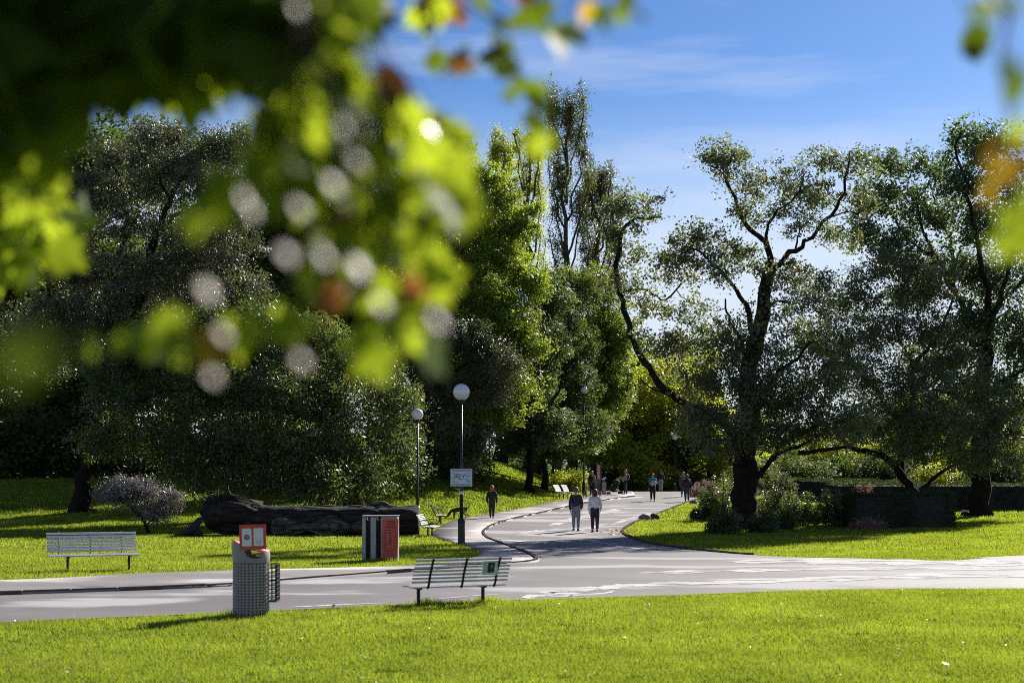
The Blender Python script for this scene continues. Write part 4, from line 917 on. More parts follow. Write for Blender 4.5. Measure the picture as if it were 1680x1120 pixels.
# ------------------------------------------------------------------ waste container group with the red board
def containers():
    b = P(624, 921); s = F/b.y; root = empty('waste_container', b, 0, 'ribbed grey steel waste container with a red text board', 'waste container')
    u = lambda px: (px-624)/s; H = 1.23
    for a0, a1, y0 in ((594,600,.0),(608,617,-.02),(625,652,-.04)):
        mb = MB(); x0, x1 = u(a0), u(a1); mb.box(((x0+x1)/2, y0+.3, H/2-.02), (x1-x0, .6, H)); mb.build('steel_casing', M['galv'], root, bevel=.012)
    mb = MB(); x0, x1 = u(597), u(630); mb.box(((x0+x1)/2, .36, H/2-.06), (x1-x0, .44, H-.1)); mb.build('dark_inner_wall', M['dark'], root)
    mb = MB(); mb.box(((u(594)+u(652))/2, .31, H+.012), (u(652)-u(594)+.03, .62, .02)); mb.build('lid', M['galv'], root, bevel=.004)
    c = Vector((u(640.5), -.075, .62)); rot = Matrix.Rotation(R(2), 3, 'Z')@Matrix.Rotation(R(1.5), 3, 'Y')
    mb = MB(); mb.box(c, (.43, .03, 1.10), rot); bd = mb.build('red_board', M['red_board'], root, bevel=.004)
    t = MB(); rs = random.Random(2)
    def ln(x, z, w_, h_): t.box(c+rot@Vector((x,-.017,z)), (w_, .004, h_), rot)
    ln(0,.47,.26,.035); ln(.02,.40,.22,.05); ln(0,.32,.30,.05)
    z = .24
    while z > -.5:
        if -.24 < z < .16: ln(-.14,z,.09,.018); ln(.14,z,.09,.018)
        else:
            x = -.165
            while x < .15:
                w_ = rs.uniform(.03,.09); w_ = min(w_, .17-x); ln(x+w_/2,z,w_,.018); x += w_+.014
        z -= .045
    t.build('printed_text', M['ink_red'], bd)
    f = MB(); q = lambda x, z: c+rot@Vector((x,-.020,z))
    f.tube([q(0,.13),q(.01,.05),q(-.005,-.02),q(-.04,-.16)], .010, 5); f.tube([q(-.005,-.02),q(.03,-.10),q(.025,-.19)], .010, 5); f.tube([q(.005,.06),q(.035,0),q(.02,-.05)], .007, 5); f.ball(q(.004,.155), .018, 8)
    f.build('figure_symbol', M['ink'], bd)
containers()

# ------------------------------------------------------------------ lamp posts
def lamp(label, px, py, gy, gr, plinth=True, sign=False, Y=None, group='globe lamp posts'):
    b = P(px, py) if Y is None else G(px, Y); s = F/b.y; root = empty('street_lamp', b, 0, label, 'street lamp', group)
    H = HC+(HZ-gy)/s-b.z; g = gr/s
    if plinth:
        mb = MB(); mb.lathe([(.0,-.1),(.135,-.1),(.135,.03),(.122,.05),(.118,.80),(.128,.83),(.128,.88),(.10,.93),(.075,.96),(.0,.97)], 8); mb.build('plinth', M['iron'], root)
    mb = MB(); mb.tube([(0,0,0 if not plinth else .9), (0,0,2.1), (0,0,2.15), (0,0,H-g-.08)], [.062,.055,.042,.038], 12); mb.build('pole', M['iron'], root, smooth=True)
    mb = MB(); mb.lathe([(.035,-.16),(.05,-.12),(.085,-.04),(.10,.0),(.10,.035),(.04,.05)], 20, (0,0,H-g+.0)); mb.build('collar', M['iron'], root, smooth=True)
    mb = MB(); mb.ball((0,0,H), g, 32); mb.build('globe', M['globe'], root, smooth=True)
    if sign:
        def z(py_): return HC+(HZ-py_)/s-b.z
        c = Vector((0, -.075, (z(769)+z(797))/2)); wd = 35/s; ht = 28/s
        mb = MB(); mb.box(c, (wd,.02,ht)); bd = mb.build('map_board', M['board_blue'], root, bevel=.003)
        mb = MB(); mb.box(c+Vector((0,.016,0)), (wd+.02,.012,ht+.02)); mb.build('board_frame', M['galv'], bd)
        t = MB(); rs = random.Random(8)
        for z_ in (ht*.43, ht*.36, -ht*.37, -ht*.44):
            x = -wd*.45
            while x < wd*.42:
                w_ = rs.uniform(.02,.05); t.box(c+Vector((x+w_/2,-.012,z_)), (w_,.003,.016)); x += w_+.012
        t.build('board_text', M['ink'], bd)
        d = MB(); Q = lambda x, z_: c+Vector((x*wd,-.012,z_*ht))
        for pts in ([(-.44,-.05),(-.36,.05),(-.28,.16),(-.22,.22),(-.24,.1),(-.30,-.02),(-.38,-.12)], [(-.30,.05),(-.2,-.02),(-.14,.05)], [(.18,.2),(.24,.08),(.33,.12),(.44,.05)], [(.18,-.05),(.28,-.12),(.38,-.2),(.42,-.28)], [(-.42,-.25),(-.33,-.2),(-.25,-.28),(-.18,-.22)], [(.22,-.26),(.3,-.2),(.36,-.29)], [(-.42,.22),(-.32,.27),(-.28,.2)], [(.3,.22),(.38,.26),(.44,.2)]):
            d.tube([Q(*q_) for q_ in pts], .011, 5)
        d.build('drawn_map', M['teal'], bd)
        e = MB()
        for pts in ([(-.10,.2),(-.12,0),(-.10,-.1),(.0,-.11),(.05,-.08)], [(-.10,.2),(.02,.18)], [(-.11,.06),(.0,.05)], [(.06,.2),(.10,.08),(.11,-.04)], [(.17,.22),(.12,.1)], [(-.26,.0),(-.2,.12),(-.17,.22)]):
            e.tube([Q(*q_)+Vector((0,-.004,0)) for q_ in pts], .009, 5)
        e.build('lettering', M['ink'], bd)
        k = MB(); zt = z(808); k.tube([(0,0,zt-.05),(0,0,zt+.05)], .068, 12); k.tube([(.05,-.05,zt),(.10,-.06,zt+.05)], .012, 5); k.build('white_tape', M['white'], root)
        k = MB(); k.box((.09,0,z(838)), (.05,.04,.10)); k.build('pole_fitting', M['galv'], root)
    return root
lamp('tall globe lamp on a thick dark plinth carrying the map board', 757, 896, 643, 13.6, True, True)
lamp('shorter globe lamp on a dark pole at the right end of the log', 685, 866, 679.5, 9.4, True)
lamp('slim lamp with a small clear globe above the woman in black', 803, 800, 692, 6.4, False, Y=98)
lamp('dark lamp post between the double bench and the banner', 958, 812, 640, 6, True)
lamp('farthest lamp, a tiny white globe among leaves over the road crest', 1107, 806, 717, 4.6, False, Y=118)

def bollards():
    b = G(1107, 117); mb = MB(); s = F/117
    mb.lathe([(0,-.8),(.13,-.8),(.13,.55),(.10,.62),(.0,.64)], 12); o = mb.build('bollard_post', M['iron']); o.location = b; tag(o, 'thin dark post with a pale cap between the people beyond the crest', 'post')
    mb = MB(); mb.ball((0,0,.68), .07, 12); c = mb.build('cap', M['white'], o, smooth=True)
bollards()

def banner():
    b = P(980, 812); s = F/b.y; root = empty('banner_sign', b, 0, 'narrow pink banner sign on two dark posts near the crest', 'sign')
    z = lambda py: HC+(HZ-py)/s-b.z; u = lambda px: (px-980)/s
    for px in (978.5, 985.5):
        mb = MB(); mb.tube([(u(px),0,-.1),(u(px),0,z(760))], .035, 8); mb.ball((u(px),0,z(760)), .05, 8); mb.build('post', M['iron'], root)
    mb = MB(); mb.box((u(982),-.02,(z(762)+z(787))/2), (5.6/s,.02,z(762)-z(787))); bn = mb.build('banner', mat('banner_pink', (.62,.25,.24), .6), root)
    t = MB()
    for k in range(9): t.box((u(982)+.02*math.sin(k*2), -.033, z(764+2.4*k)), (.12 if k%3 else .06, .004, .045))
    t.build('banner_text', M['white'], bn)
    mb = MB(); mb.box((u(981),0,(z(788)+z(812))/2), (8/s,.06,z(788)-z(812))); mb.build('lower_panel', mat('panel_brown', (.20,.17,.15), .7), root)
    b = P(991, 812); root = empty('stone_pillar', b, 0, 'grey concrete pillar with a white tilted plate on top beside the banner', 'pillar')
    mb = MB(); mb.box((0,0,.42), (.30,.30,1.0)); mb.build('shaft', M['galv'], root, bevel=.02)
    mb = MB(); mb.tube([(0,0,.9),(0,0,1.12)], .02, 6); mb.box((0,-.03,1.16), (.30,.03,.12), Matrix.Rotation(R(-25),3,'Y')); mb.build('plate', M['white'], root)
    mb = MB(); mb.tube([(-.04,-.155,.5),(.03,-.155,.38),(-.03,-.155,.25)], .015, 5); mb.tube([(.04,-.155,.55),(-.02,-.155,.42)], .012, 5); mb.build('red_mark', M['orange'], root)
banner()

# ------------------------------------------------------------------ people
def skin_mesh(name, joints, edges, parent, m_, sub=1, root_i=0, loc_off=None):
    """joints: {key: (point, radius)}; grows one continuous tapering surface over the connected joints"""
    keys = list(joints); ix = {k: i for i, k in enumerate(keys)}
    me = bpy.data.meshes.new(name); me.from_pydata([tuple(joints[k][0]) for k in keys], [(ix[a], ix[b]) for a, b in edges], []); me.update()
    o = bpy.data.objects.new(name+'_tmp', me); COL.objects.link(o)
    o.modifiers.new('s', 'SKIN').use_smooth_shade = True; sv = me.skin_vertices[0].data
    for k in keys:
        r = joints[k][1]; sv[ix[k]].radius = r if isinstance(r, tuple) else (r, r); sv[ix[k]].use_root = (ix[k] == root_i)
    sm = o.modifiers.new('u', 'SUBSURF'); sm.levels = sub; sm.render_levels = sub
    dg = bpy.context.evaluated_depsgraph_get(); dg.update(); me2 = bpy.data.meshes.new_from_object(o.evaluated_get(dg))
    bpy.data.objects.remove(o); me2.name = name
    me2.materials.clear(); me2.polygons.foreach_set('use_smooth', [True]*len(me2.polygons))
    return link(name, me2, m_, parent) if m_ else me2

def cloth(name, col, rough=.8): return mat(name, col, rough, noise=.18, nscale=14, bump=.3, bscale=25)
def person(label, px, py, heading, height, jacket, trousers, hair, shoes=(.03,.03,.035), stride=.28, arms=(0.1,-.1), elbow=(.15,.15), hair_len=.12, hips=.0, coat=.50, head_turn=0, white_lower=None, up=0.0, Y=None, bob=False, skin=None):
    """heading: direction faced, degrees clockwise from straight away from the camera. The figure stands on the ground at that photo pixel."""
    b = P(px, py) if Y is None else G(px, Y)
    root = empty('person', b+Vector((0,0,up)), -R(heading), label, 'person', 'people in the park'); H = height; V_ = Vector
    J = {}
    hip = V_((0,0,.525*H)); J['pel'] = (hip, (.088*H/1.7*1.05, .070*H))
    J['waist'] = (V_((0,.0,.62*H)), (.078*H, .058*H)); J['chest'] = (V_((0,.005,.74*H)), (.100*H, .072*H)); J['neckb'] = (V_((0,-.005,.825*H)), (.050*H,.042*H))
    J['neck'] = (V_((0,.0,.86*H)), .031*H); J['head'] = (V_((0,.012*H,.905*H)), (.044*H,.050*H)); J['crown'] = (V_((0,.006*H,.955*H)), (.043*H,.052*H)); J['top'] = (V_((0,0,.985*H)), (.024*H,.028*H))
    E = [('pel','waist'),('waist','chest'),('chest','neckb'),('neckb','neck'),('neck','head'),('head','crown'),('crown','top')]
    for s_, sd in ((-1,'L'),(1,'R')):
        st = stride*(-s_); fl = max(0, -st)*.55
        h0 = V_((s_*.052*H,0,.50*H)); k0 = h0+V_((0, math.sin(st)*.245*H+fl*.05, -math.cos(st)*.235*H)); a0 = k0+V_((0, math.sin(st-fl)*.23*H, -math.cos(st-fl)*.222*H)); dz = min(0, 0)
        J['hip'+sd] = (h0, .056*H); J['thi'+sd] = (h0.lerp(k0,.45), .049*H); J['kn'+sd] = (k0, .034*H); J['calf'+sd] = (k0.lerp(a0,.35), .033*H); J['an'+sd] = (a0, .021*H); J['toe'+sd] = (a0+V_((s_*.012,.085*H,-.028*H)), (.020*H,.014*H))
        E += [('pel','hip'+sd),('hip'+sd,'thi'+sd),('thi'+sd,'kn'+sd),('kn'+sd,'calf'+sd),('calf'+sd,'an'+sd),('an'+sd,'toe'+sd)]
        aa = arms[0] if s_ < 0 else arms[1]; eb = elbow[0] if s_ < 0 else elbow[1]
        sh = V_((s_*.105*H,-.005,.80*H)); el = sh+V_((s_*.028*H, math.sin(aa)*.175*H, -math.cos(aa)*.175*H)); wr = el+V_((s_*.004*H-s_*.05*H*min(1,eb), math.sin(aa+eb)*.148*H, -math.cos(aa+eb)*.148*H))
        d = (wr-el).normalized(); pm = wr+d*.030*H
        J['sh'+sd] = (sh, .038*H); J['ua'+sd] = (sh.lerp(el,.5), .030*H); J['el'+sd] = (el, .024*H); J['fa'+sd] = (el.lerp(wr,.4), .023*H); J['wr'+sd] = (wr, (.014*H,.017*H)); J['pm'+sd] = (pm, (.010*H,.021*H))
        E += [('chest','sh'+sd),('sh'+sd,'ua'+sd),('ua'+sd,'el'+sd),('el'+sd,'fa'+sd),('fa'+sd,'wr'+sd),('wr'+sd,'pm'+sd)]
        side = V_((0,1,0)); side = (side-d*side.dot(d)).normalized(); inn = V_((-s_,0,0))
        for fi, (off, ln_) in enumerate(((.018,.040),(.006,.046),(-.006,.043),(-.018,.034))):
            p0 = pm+d*.018*H+side*off*H; p1 = p0+d*ln_*.55*H+inn*.006*H; p2 = p1+d*ln_*.4*H+inn*.016*H
            for q_, (pp, rr_) in enumerate(((p0,.0058),(p1,.0052),(p2,.0042))): J['f%d%d%s' % (fi,q_,sd)] = (pp, rr_*H)
            E += [('pm'+sd,'f%d0%s' % (fi,sd)),('f%d0%s' % (fi,sd),'f%d1%s' % (fi,sd)),('f%d1%s' % (fi,sd),'f%d2%s' % (fi,sd))]
        t0 = wr+d*.016*H+side*.020*H+inn*.004*H; t1 = t0+d*.022*H+side*.012*H+inn*.010*H; J['t0'+sd] = (t0,.0065*H); J['t1'+sd] = (t1,.005*H); E += [('wr'+sd,'t0'+sd),('t0'+sd,'t1'+sd)]
    low = min((J['an'+sd][0].z-.045*H) for sd in 'LR'); dz = -low
    for k in J: J[k] = (J[k][0]+V_((0,0,dz)), J[k][1])
    body = skin_mesh('body', J, E, None, None)
    # face: nose, eyes, ears, mouth joined into the body surface's mesh
    mb = MB(); hc = J['crown'][0]; f0 = .052*H
    mb.tube([hc+V_((0,f0*.86,-.010*H)), hc+V_((0,f0*1.22,-.032*H)), hc+V_((0,f0*.9,-.036*H))], [.003*H,.008*H,.006*H], 6)
    for s_ in (-1,1):
        mb.ball(hc+V_((s_*.019*H,f0*.90,-.012*H)), .0062*H, 8, mi=1); mb.ball(hc+V_((s_*.046*H,-.002*H,-.022*H)), (.005*H,.011*H,.018*H), 8)
    mb.ball(hc+V_((0,f0*.80,-.056*H)), (.013*H,.008*H,.0035*H), 8, mi=2)
    bm = bmesh.new(); bm.from_mesh(body); me2 = bpy.data.meshes.new('t'); me2.from_pydata(mb.v, [], mb.f); me2.polygons.foreach_set('material_index', mb.m); bm.from_mesh(me2)
    bm.to_mesh(body); bm.free(); body.polygons.foreach_set('use_smooth', [True]*len(body.polygons))
    link('body', body, [M['skin'], M['ink'], M['rim_red']], root)
    # trousers
    def sub_j(keys, grow, edits=None):
        D = {}
        for k in keys:
            p, r = J[k]; D[k] = (p, tuple(x+grow for x in r) if isinstance(r, tuple) else r+grow)
        return {**D, **(edits or {})}
    tk = ['pel','waist']+[a+sd for sd in 'LR' for a in ('hip','thi','kn','calf','an')]
    TJ = sub_j(tk, .014*H); 
    for sd in 'LR': TJ['an'+sd] = (J['an'+sd][0]+V_((0,0,.01*H)), .036*H); TJ['calf'+sd] = (J['calf'+sd][0], .042*H)
    skin_mesh('trousers', TJ, [e for e in E if e[0] in TJ and e[1] in TJ], root, cloth('trousers_cloth', trousers))
    jk = ['pel','waist','chest','neckb']+[a+sd for sd in 'LR' for a in ('sh','ua','el','fa','wr')]
    JJ = sub_j(jk, .018*H); 
    JJ['pel'] = (V_((0,0,coat*H+dz)), (.098*H,.078*H)); JJ['neckb'] = (J['neckb'][0]+V_((0,0,.012*H)), (.046*H,.040*H))
    for sd in 'LR': JJ['wr'+sd] = (J['wr'+sd][0]-V_((0,0,0)), .024*H); JJ['sh'+sd] = (J['sh'+sd][0], .050*H)
    jm = [cloth('jacket_cloth', jacket)]
    jo = skin_mesh('jacket', JJ, [e for e in E if e[0] in JJ and e[1] in JJ], root, jm[0])
    if white_lower:
        jo.data.materials.append(cloth('jacket_lower', white_lower)); cut = .70*H+dz
        for p in jo.data.polygons:
            if p.center.z < cut and abs(p.center.x) < .11*H: p.material_index = 1
    # shoes
    for s_, sd in ((-1,'L'),(1,'R')):
        a0 = J['an'+sd][0]; mb = MB(); z0 = max(.018*H, a0.z-.035*H)
        bumpy = [a0+V_((0,-.03*H,-.02*H)), V_((a0.x,a0.y,z0+.008*H)), V_((a0.x+s_*.006,a0.y+.06*H,z0)), V_((a0.x+s_*.01,a0.y+.105*H,z0-.004*H))]
        mb.tube(bumpy, [.022*H,.034*H,.028*H,.014*H], 10); mb.build('shoe', mat('shoe_leather', shoes, .5), root, smooth=True)
    # hair, covering the back and top of the skull
    mb = MB(); h0 = hc+V_((0,-.010*H,.004*H)); rs = random.Random(int(px))
    n, m_ = 20, 12
    vs = []; fs = []
    for i_ in range(m_+1):
        t = i_/m_; 
        for k in range(n):
            a = 2*math.pi*k/n; back = .5-.5*math.sin(a)            # 1 at the back, 0 at the face
            lim = (.30+ (.48+hair_len)*back**.6); th = t*lim*math.pi; j_ = 1+.05*(rs.random()-.5)
            rx, ry, rz_ = .056*H, .066*H, .058*H
            z = math.cos(min(th, math.pi*.62))*rz_; rr = math.sin(min(th, math.pi*.5))
            if th > math.pi*.62: z -= (th-math.pi*.62)*.085*H*(1+3*hair_len)
            wide = 1+(.25 if bob else .0)*t*back
            vs.append(h0+V_((rx*rr*math.cos(a)*j_*wide, ry*rr*math.sin(a)*j_*wide, z)))
    for i_ in range(m_):
        for k in range(n): fs.append((i_*n+k, i_*n+(k+1)%n, (i_+1)*n+(k+1)%n, (i_+1)*n+k))
    mb.add(vs, fs); ho = mb.build('hair', mat('hair', hair, .6, noise=.4, nscale=30), root, smooth=True); md = ho.modifiers.new('t', 'SOLIDIFY'); md.thickness = .012; md.offset = 0
    return root, J, H
def backpack(label, pr, col, size=1.0, trim=None):
    root, J, H = pr; r = empty('backpack', root.location, root.rotation_euler.z, label, 'backpack'); c = J['chest'][0]+Vector((0,-.145*H/1.7*1.25,-.03*H))
    mb = MB(); mb.ball(c, (.155*size,.10*size,.23*size), 16); o = mb.build('bag', cloth('bag_cloth', col), r, smooth=True)
    mb = MB(); mb.ball(c+Vector((0,-.075*size,-.08)), (.11*size,.05*size,.10*size), 12); mb.build('pocket', cloth('bag_pocket', trim or col), r, smooth=True)
    for s_ in (-1,1):
        mb = MB(); mb.tube([c+Vector((s_*.09,.05,.17)), J['neckb'][0]+Vector((s_*.075,.0,.015)), J['chest'][0]+Vector((s_*.10,.145,.03)), J['chest'][0]+Vector((s_*.12,.08,-.14)), c+Vector((s_*.12,.03,-.15))], .014, 6)
        mb.build('strap', M['iron'], r, smooth=True)
WHT, NAVY, BLK = (.74,.74,.77), (.02,.025,.045), (.014,.014,.017)
person('man in a dark jacket and grey trousers walking away with the woman in white', 945, 870.5, 3, 1.82, (.018,.022,.04), (.22,.23,.27), (.10,.08,.07), stride=.27, arms=(-.30,.30), elbow=(.15,.35), hair_len=.0)
person('woman in a white hooded jacket walking away beside the man in dark', 976, 872.5, 5, 1.76, WHT, (.03,.02,.035), (.045,.022,.02), stride=-.24, arms=(-.22,.34), elbow=(.2,.3), hair_len=.12, coat=.46, bob=True)
person('red haired woman in black walking away along the pavement', 807, 851, 4, 1.66, BLK, (.03,.032,.04), (.42,.13,.05), stride=.28, arms=(-.32,.3), elbow=(.2,.1), hair_len=.15, bob=True)
a = person('woman in a dark skirt with a black rucksack by the banner', 971, 814.5, 20, 1.72, (.20,.17,.16), BLK, (.45,.30,.17), stride=.08, arms=(-.05,.15), hair_len=.4, coat=.42)
backpack('black rucksack on the woman by the banner', a, BLK, 1.0)
a = person('woman in a pinkish jacket pushing the pushchair', 1026, 811.5, -97, 1.74, (.30,.22,.23), BLK, (.40,.25,.16), stride=.12, arms=(.75,.75), elbow=(.7,.7), hair_len=.25)
backpack('grey green rucksack worn by the woman with the pushchair', a, (.05,.06,.06), 1.1)
person('person in a blue and white jacket walking towards the camera with folded arms', 1071, 822, 178, 1.72, (.03,.25,.42), BLK, (.20,.13,.10), stride=.10, arms=(.35,.35), elbow=(1.7,1.7), hair_len=.1, white_lower=(.6,.6,.62))
person('person in a navy coat and beige trousers walking away past the crest', 1084, 812, 10, 1.74, NAVY, (.50,.42,.33), (.34,.10,.04), stride=.10, arms=(.1,.1), elbow=(.5,.5), hair_len=.1, Y=114)
a = person('person in a navy jacket with a dark red rucksack seen from behind', 1127, 823, 8, 1.72, (.02,.025,.09), (.07,.07,.10), (.16,.11,.08), stride=.16, arms=(.2,.2), elbow=(.4,.4), hair_len=.1)
backpack('dark rucksack with a red edge on the standing person in navy', a, (.03,.02,.025), 1.15, (.16,.02,.03))
person('person mostly hidden on the left of the one with the dark red rucksack', 1121, 821, 0, 1.66, (.10,.09,.11), (.07,.07,.08), (.40,.28,.17), stride=.1, arms=(.1,.1), hair_len=.3, Y=95.5)

# ------------------------------------------------------------------ dogs
def dog(label, px, py, heading, h, m_, head_low=False, Y=None):
    """h: height at the shoulder; trunk deep at the chest and narrow at the loin, legs with hock and wrist"""
    b = P(px, py) if Y is None else G(px, Y); root = empty('dog', b, -R(heading), label, 'dog', 'dogs in the park'); V_ = Vector; J = {}; s = h
    J['hipc'] = (V_((0,-.55*s,.88*s)), (.15*s,.17*s)); J['loin'] = (V_((0,-.22*s,.90*s)), (.13*s,.15*s)); J['rib'] = (V_((0,.15*s,.82*s)), (.17*s,.23*s)); J['sho'] = (V_((0,.42*s,.86*s)), (.15*s,.20*s))
    hd = V_((0,.98*s,.30*s)) if head_low else V_((0,.80*s,1.24*s)); nk = V_((0,.72*s,.68*s)) if head_low else V_((0,.62*s,1.08*s)); mz = hd+(V_((0,.16*s,-.14*s)) if head_low else V_((0,.24*s,-.05*s)))
    J['nk'] = (nk, .12*s); J['hd'] = (hd, (.12*s,.12*s)); J['mz'] = (mz, (.06*s,.055*s)); J['t1'] = (V_((0,-.78*s,1.0*s)), .05*s); J['t2'] = (V_((0,-.98*s,1.22*s)), .035*s)
    E = [('rib','loin'),('loin','hipc'),('rib','sho'),('sho','nk'),('nk','hd'),('hd','mz'),('hipc','t1'),('t1','t2')]
    for q in (-1,1):
        o = q*.05*s; n = str(q)
        for k, (p, r) in {'fe': ((q*.13*s,.40*s+o,.58*s),.07), 'fw': ((q*.13*s,.44*s+o,.26*s),.04), 'ff': ((q*.13*s,.44*s+o,.04*s),.035), 'fp': ((q*.13*s,.51*s+o,.025*s),.035),
                          'hk': ((q*.13*s,-.42*s-o,.55*s),.085), 'hh': ((q*.13*s,-.68*s-o,.32*s),.042), 'hf': ((q*.13*s,-.62*s-o,.04*s),.033), 'hp': ((q*.13*s,-.54*s-o,.025*s),.034)}.items(): J[k+n] = (V_(p), r*s)
        E += [('sho','fe'+n),('fe'+n,'fw'+n),('fw'+n,'ff'+n),('ff'+n,'fp'+n),('hipc','hk'+n),('hk'+n,'hh'+n),('hh'+n,'hf'+n),('hf'+n,'hp'+n)]
    skin_mesh('body', J, E, root, m_, 2)
    for q in (-1,1):
        mb = MB(); mb.tube([hd+V_((q*.08*s,-.03*s,.09*s)), hd+V_((q*.15*s,-.02*s,.06*s)), hd+V_((q*.16*s,.0,-.08*s))], [.04*s,.045*s,.015*s], 6); mb.build('ear', m_, root, smooth=True)
    mb = MB(); mb.ball(mz+V_((0,.06*s,.02*s)), .025*s, 8); mb.build('nose', M['dark'], root)
    return root
dog('dark dog with arched back and lowered head behind the tall lamp plinth', 753, 851, -88, .55, M['black_fur'], True)
dog('small grey dog trotting on the pavement under the dark lamp post', 960, 818, 170, .40, M['grey_fur'])
dog('fawn dog on the pavement just behind the head of the woman in white', 980, 818, 75, .46, M['fawn'])

# ------------------------------------------------------------------ pushchair
def pram():
    b = P(1008, 811); r = empty('pushchair', b, R(97), 'dark pushchair with raised hood in front of the woman in pink', 'pushchair'); V_ = Vector
    for x in (-.24,.24):
        for y, rr in ((-.42,.14),(.42,.10)):
            mb = MB(); mb.tube([V_((x-.02,y,rr)), V_((x+.02,y,rr))], rr, 18); mb.build('wheel', M['iron'], r)
        mb = MB(); mb.tube([V_((x,-.42,.14)), V_((x,.1,.52)), V_((x,-.52,1.02))] if 0 else [V_((x,.42,.10)), V_((x,-.05,.55)), V_((x,-.55,1.02))], .016, 6); mb.build('frame_tube', M['iron'], r)
        mb = MB(); mb.tube([V_((x,-.42,.14)), V_((x,-.05,.55))], .016, 6); mb.build('frame_tube', M['iron'], r)
    mb = MB(); mb.tube([V_((-.24,-.55,1.02)), V_((0,-.60,1.05)), V_((.24,-.55,1.02))], .018, 6); mb.build('handle', M['iron'], r)
    mb = MB(); mb.tube([V_((0,-.22,.70)), V_((0,.02,.52)), V_((0,.34,.46)), V_((0,.46,.34))], [.19,.20,.16,.08], 12); mb.build('seat', cloth('pram_cloth', BLK), r, smooth=True)
    mb = MB(); mb.ball((0,-.12,.84), (.23,.27,.22), 16); mb.build('hood', cloth('pram_hood', (.02,.02,.028)), r, smooth=True)
    mb = MB(); mb.ball((0,.0,.24), (.18,.28,.07), 12); mb.build('basket', cloth('pram_basket', BLK), r, smooth=True)
    mb = MB(); mb.ball((0,.16,.66), (.10,.09,.08), 12); mb.build('blanket', cloth('pram_blanket', (.45,.36,.38)), r, smooth=True)
pram()

# ------------------------------------------------------------------ fallen leaves, specks
def litter():
    rs = np.random.default_rng(21); n = 300
    px = rs.uniform(0, 1680, n*3); Yd = 14+110*rs.random(n*3)**.8; x = (px-CX)/F*Yd; y = Yd
    on = inside(road_poly, x, y); keep = (~on) | (rs.random(n*3) < .08); x, y = x[keep][:n], y[keep][:n]
    # drift of leaves in the gutter at the tip of the island
    g = [P(1022+rs.normal(0,16), 874+rs.normal(0,3)) for _ in range(120)]+[P(1000+rs.normal(0,40), 868+rs.normal(0,2)) for _ in range(40)]+[P(905+rs.normal(0,18), 839+rs.normal(0,2)) for _ in range(60)]
    x = np.concatenate([x, [p.x for p in g]]); y = np.concatenate([y, [p.y for p in g]])
    C = np.stack([x, y, zf(x, y)+.055], 1); onr = inside(road_poly, x, y) | inside(walk_poly, x, y); C[onr, 2] = zf(x, y)[onr]+.03
    me = leaves_mesh('fallen_leaves', C, np.full(len(C), .05), 1, .085, rs, .2, 2.2, .8)
    tag(link('fallen_leaves', me, leaf_mat('fallen_leaf', (.22,.07,.02), (.45,.19,.03), (.5,.2,.03), .3)), 'scattered orange brown fallen leaves on lawn and gutter', 'fallen leaves', kind='stuff')
    n = 420; Yd = 14.5+14*rs.random(n); x = rs.uniform(-.37, .37, n)*Yd; on = inside(road_poly, x, Yd) | inside(walk_poly, x, Yd); x, y = x[~on], Yd[~on]
    C = np.stack([x, y, zf(x, y)+.06], 1); me = leaves_mesh('specks', C, np.full(len(C), .02), 2, .022, rs, .2, 2, .9)  # small white faces scattered over the near lawn
    tag(link('specks', me, M['white']), 'tiny white specks sprinkled over the foreground lawn', 'specks', kind='stuff')
litter()

leaf_mat = _leaf_mat
# ------------------------------------------------------------------ the maple the photographer stands under: boughs hang close to the lens
LOBES = [(0,-.50),(.03,-.20),(.22,-.30),(.20,-.16),(.44,-.10),(.34,.02),(.50,.20),(.30,.18),(.28,.30),(.16,.22),(.12,.38),(0,.56)]
def leaf_cloud(name, items, mt, parent, seed):
    """real lobed leaves, slightly cupped: items = (centre, size, normal or None)"""
    rs = np.random.default_rng(seed); out = LOBES+[(-x, y) for x, y in LOBES[-2:0:-1]]
    n = len(out); T = np.array([(x, y, .10*abs(x)-.12*y*y) for x, y in out]+[(0, 0, .02)]); VV = []; FF = []; AA = []
    tri = np.array([(k, (k+1) % n, n) for k in range(n)])
    for k, (c, sz, nr) in enumerate(items):
        if nr is None: nr = rs.normal(0, 1, 3); nr[2] = abs(nr[2])*.6+.15; nr[1] -= .6
        nr = np.array(nr)/np.linalg.norm(nr); t = rs.normal(0, .6, 3)+np.array((0,0,-1.0)); t -= nr*(t@nr); t /= np.linalg.norm(t); b = np.cross(t, nr)
        w3 = T*np.array((1, 1, rs.uniform(.3, 1.6)))*sz; VV.append(np.array(c)+w3[:,:1]*b+w3[:,1:2]*t+w3[:,2:]*nr); FF.append(tri+k*(n+1)); AA.append(np.full(n, rs.random()))
    me = np_mesh(name, np.concatenate(VV), np.concatenate(FF), np.concatenate(AA)); return link(name, me, mt, parent)
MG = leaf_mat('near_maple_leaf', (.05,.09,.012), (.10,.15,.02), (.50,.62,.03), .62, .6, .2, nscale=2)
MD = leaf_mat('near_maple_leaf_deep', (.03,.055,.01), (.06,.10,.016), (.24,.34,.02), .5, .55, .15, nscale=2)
MY = leaf_mat('near_maple_leaf_autumn', (.30,.16,.02), (.45,.28,.03), (.85,.52,.03), .6, .4, .4, nscale=2)
MR = leaf_mat('near_maple_leaf_russet', (.16,.05,.02), (.25,.09,.03), (.40,.15,.04), .5, .35, .5, nscale=2)
MW = mat('glint_leaflet', (.33,.24,.18), .60, spec=.5)
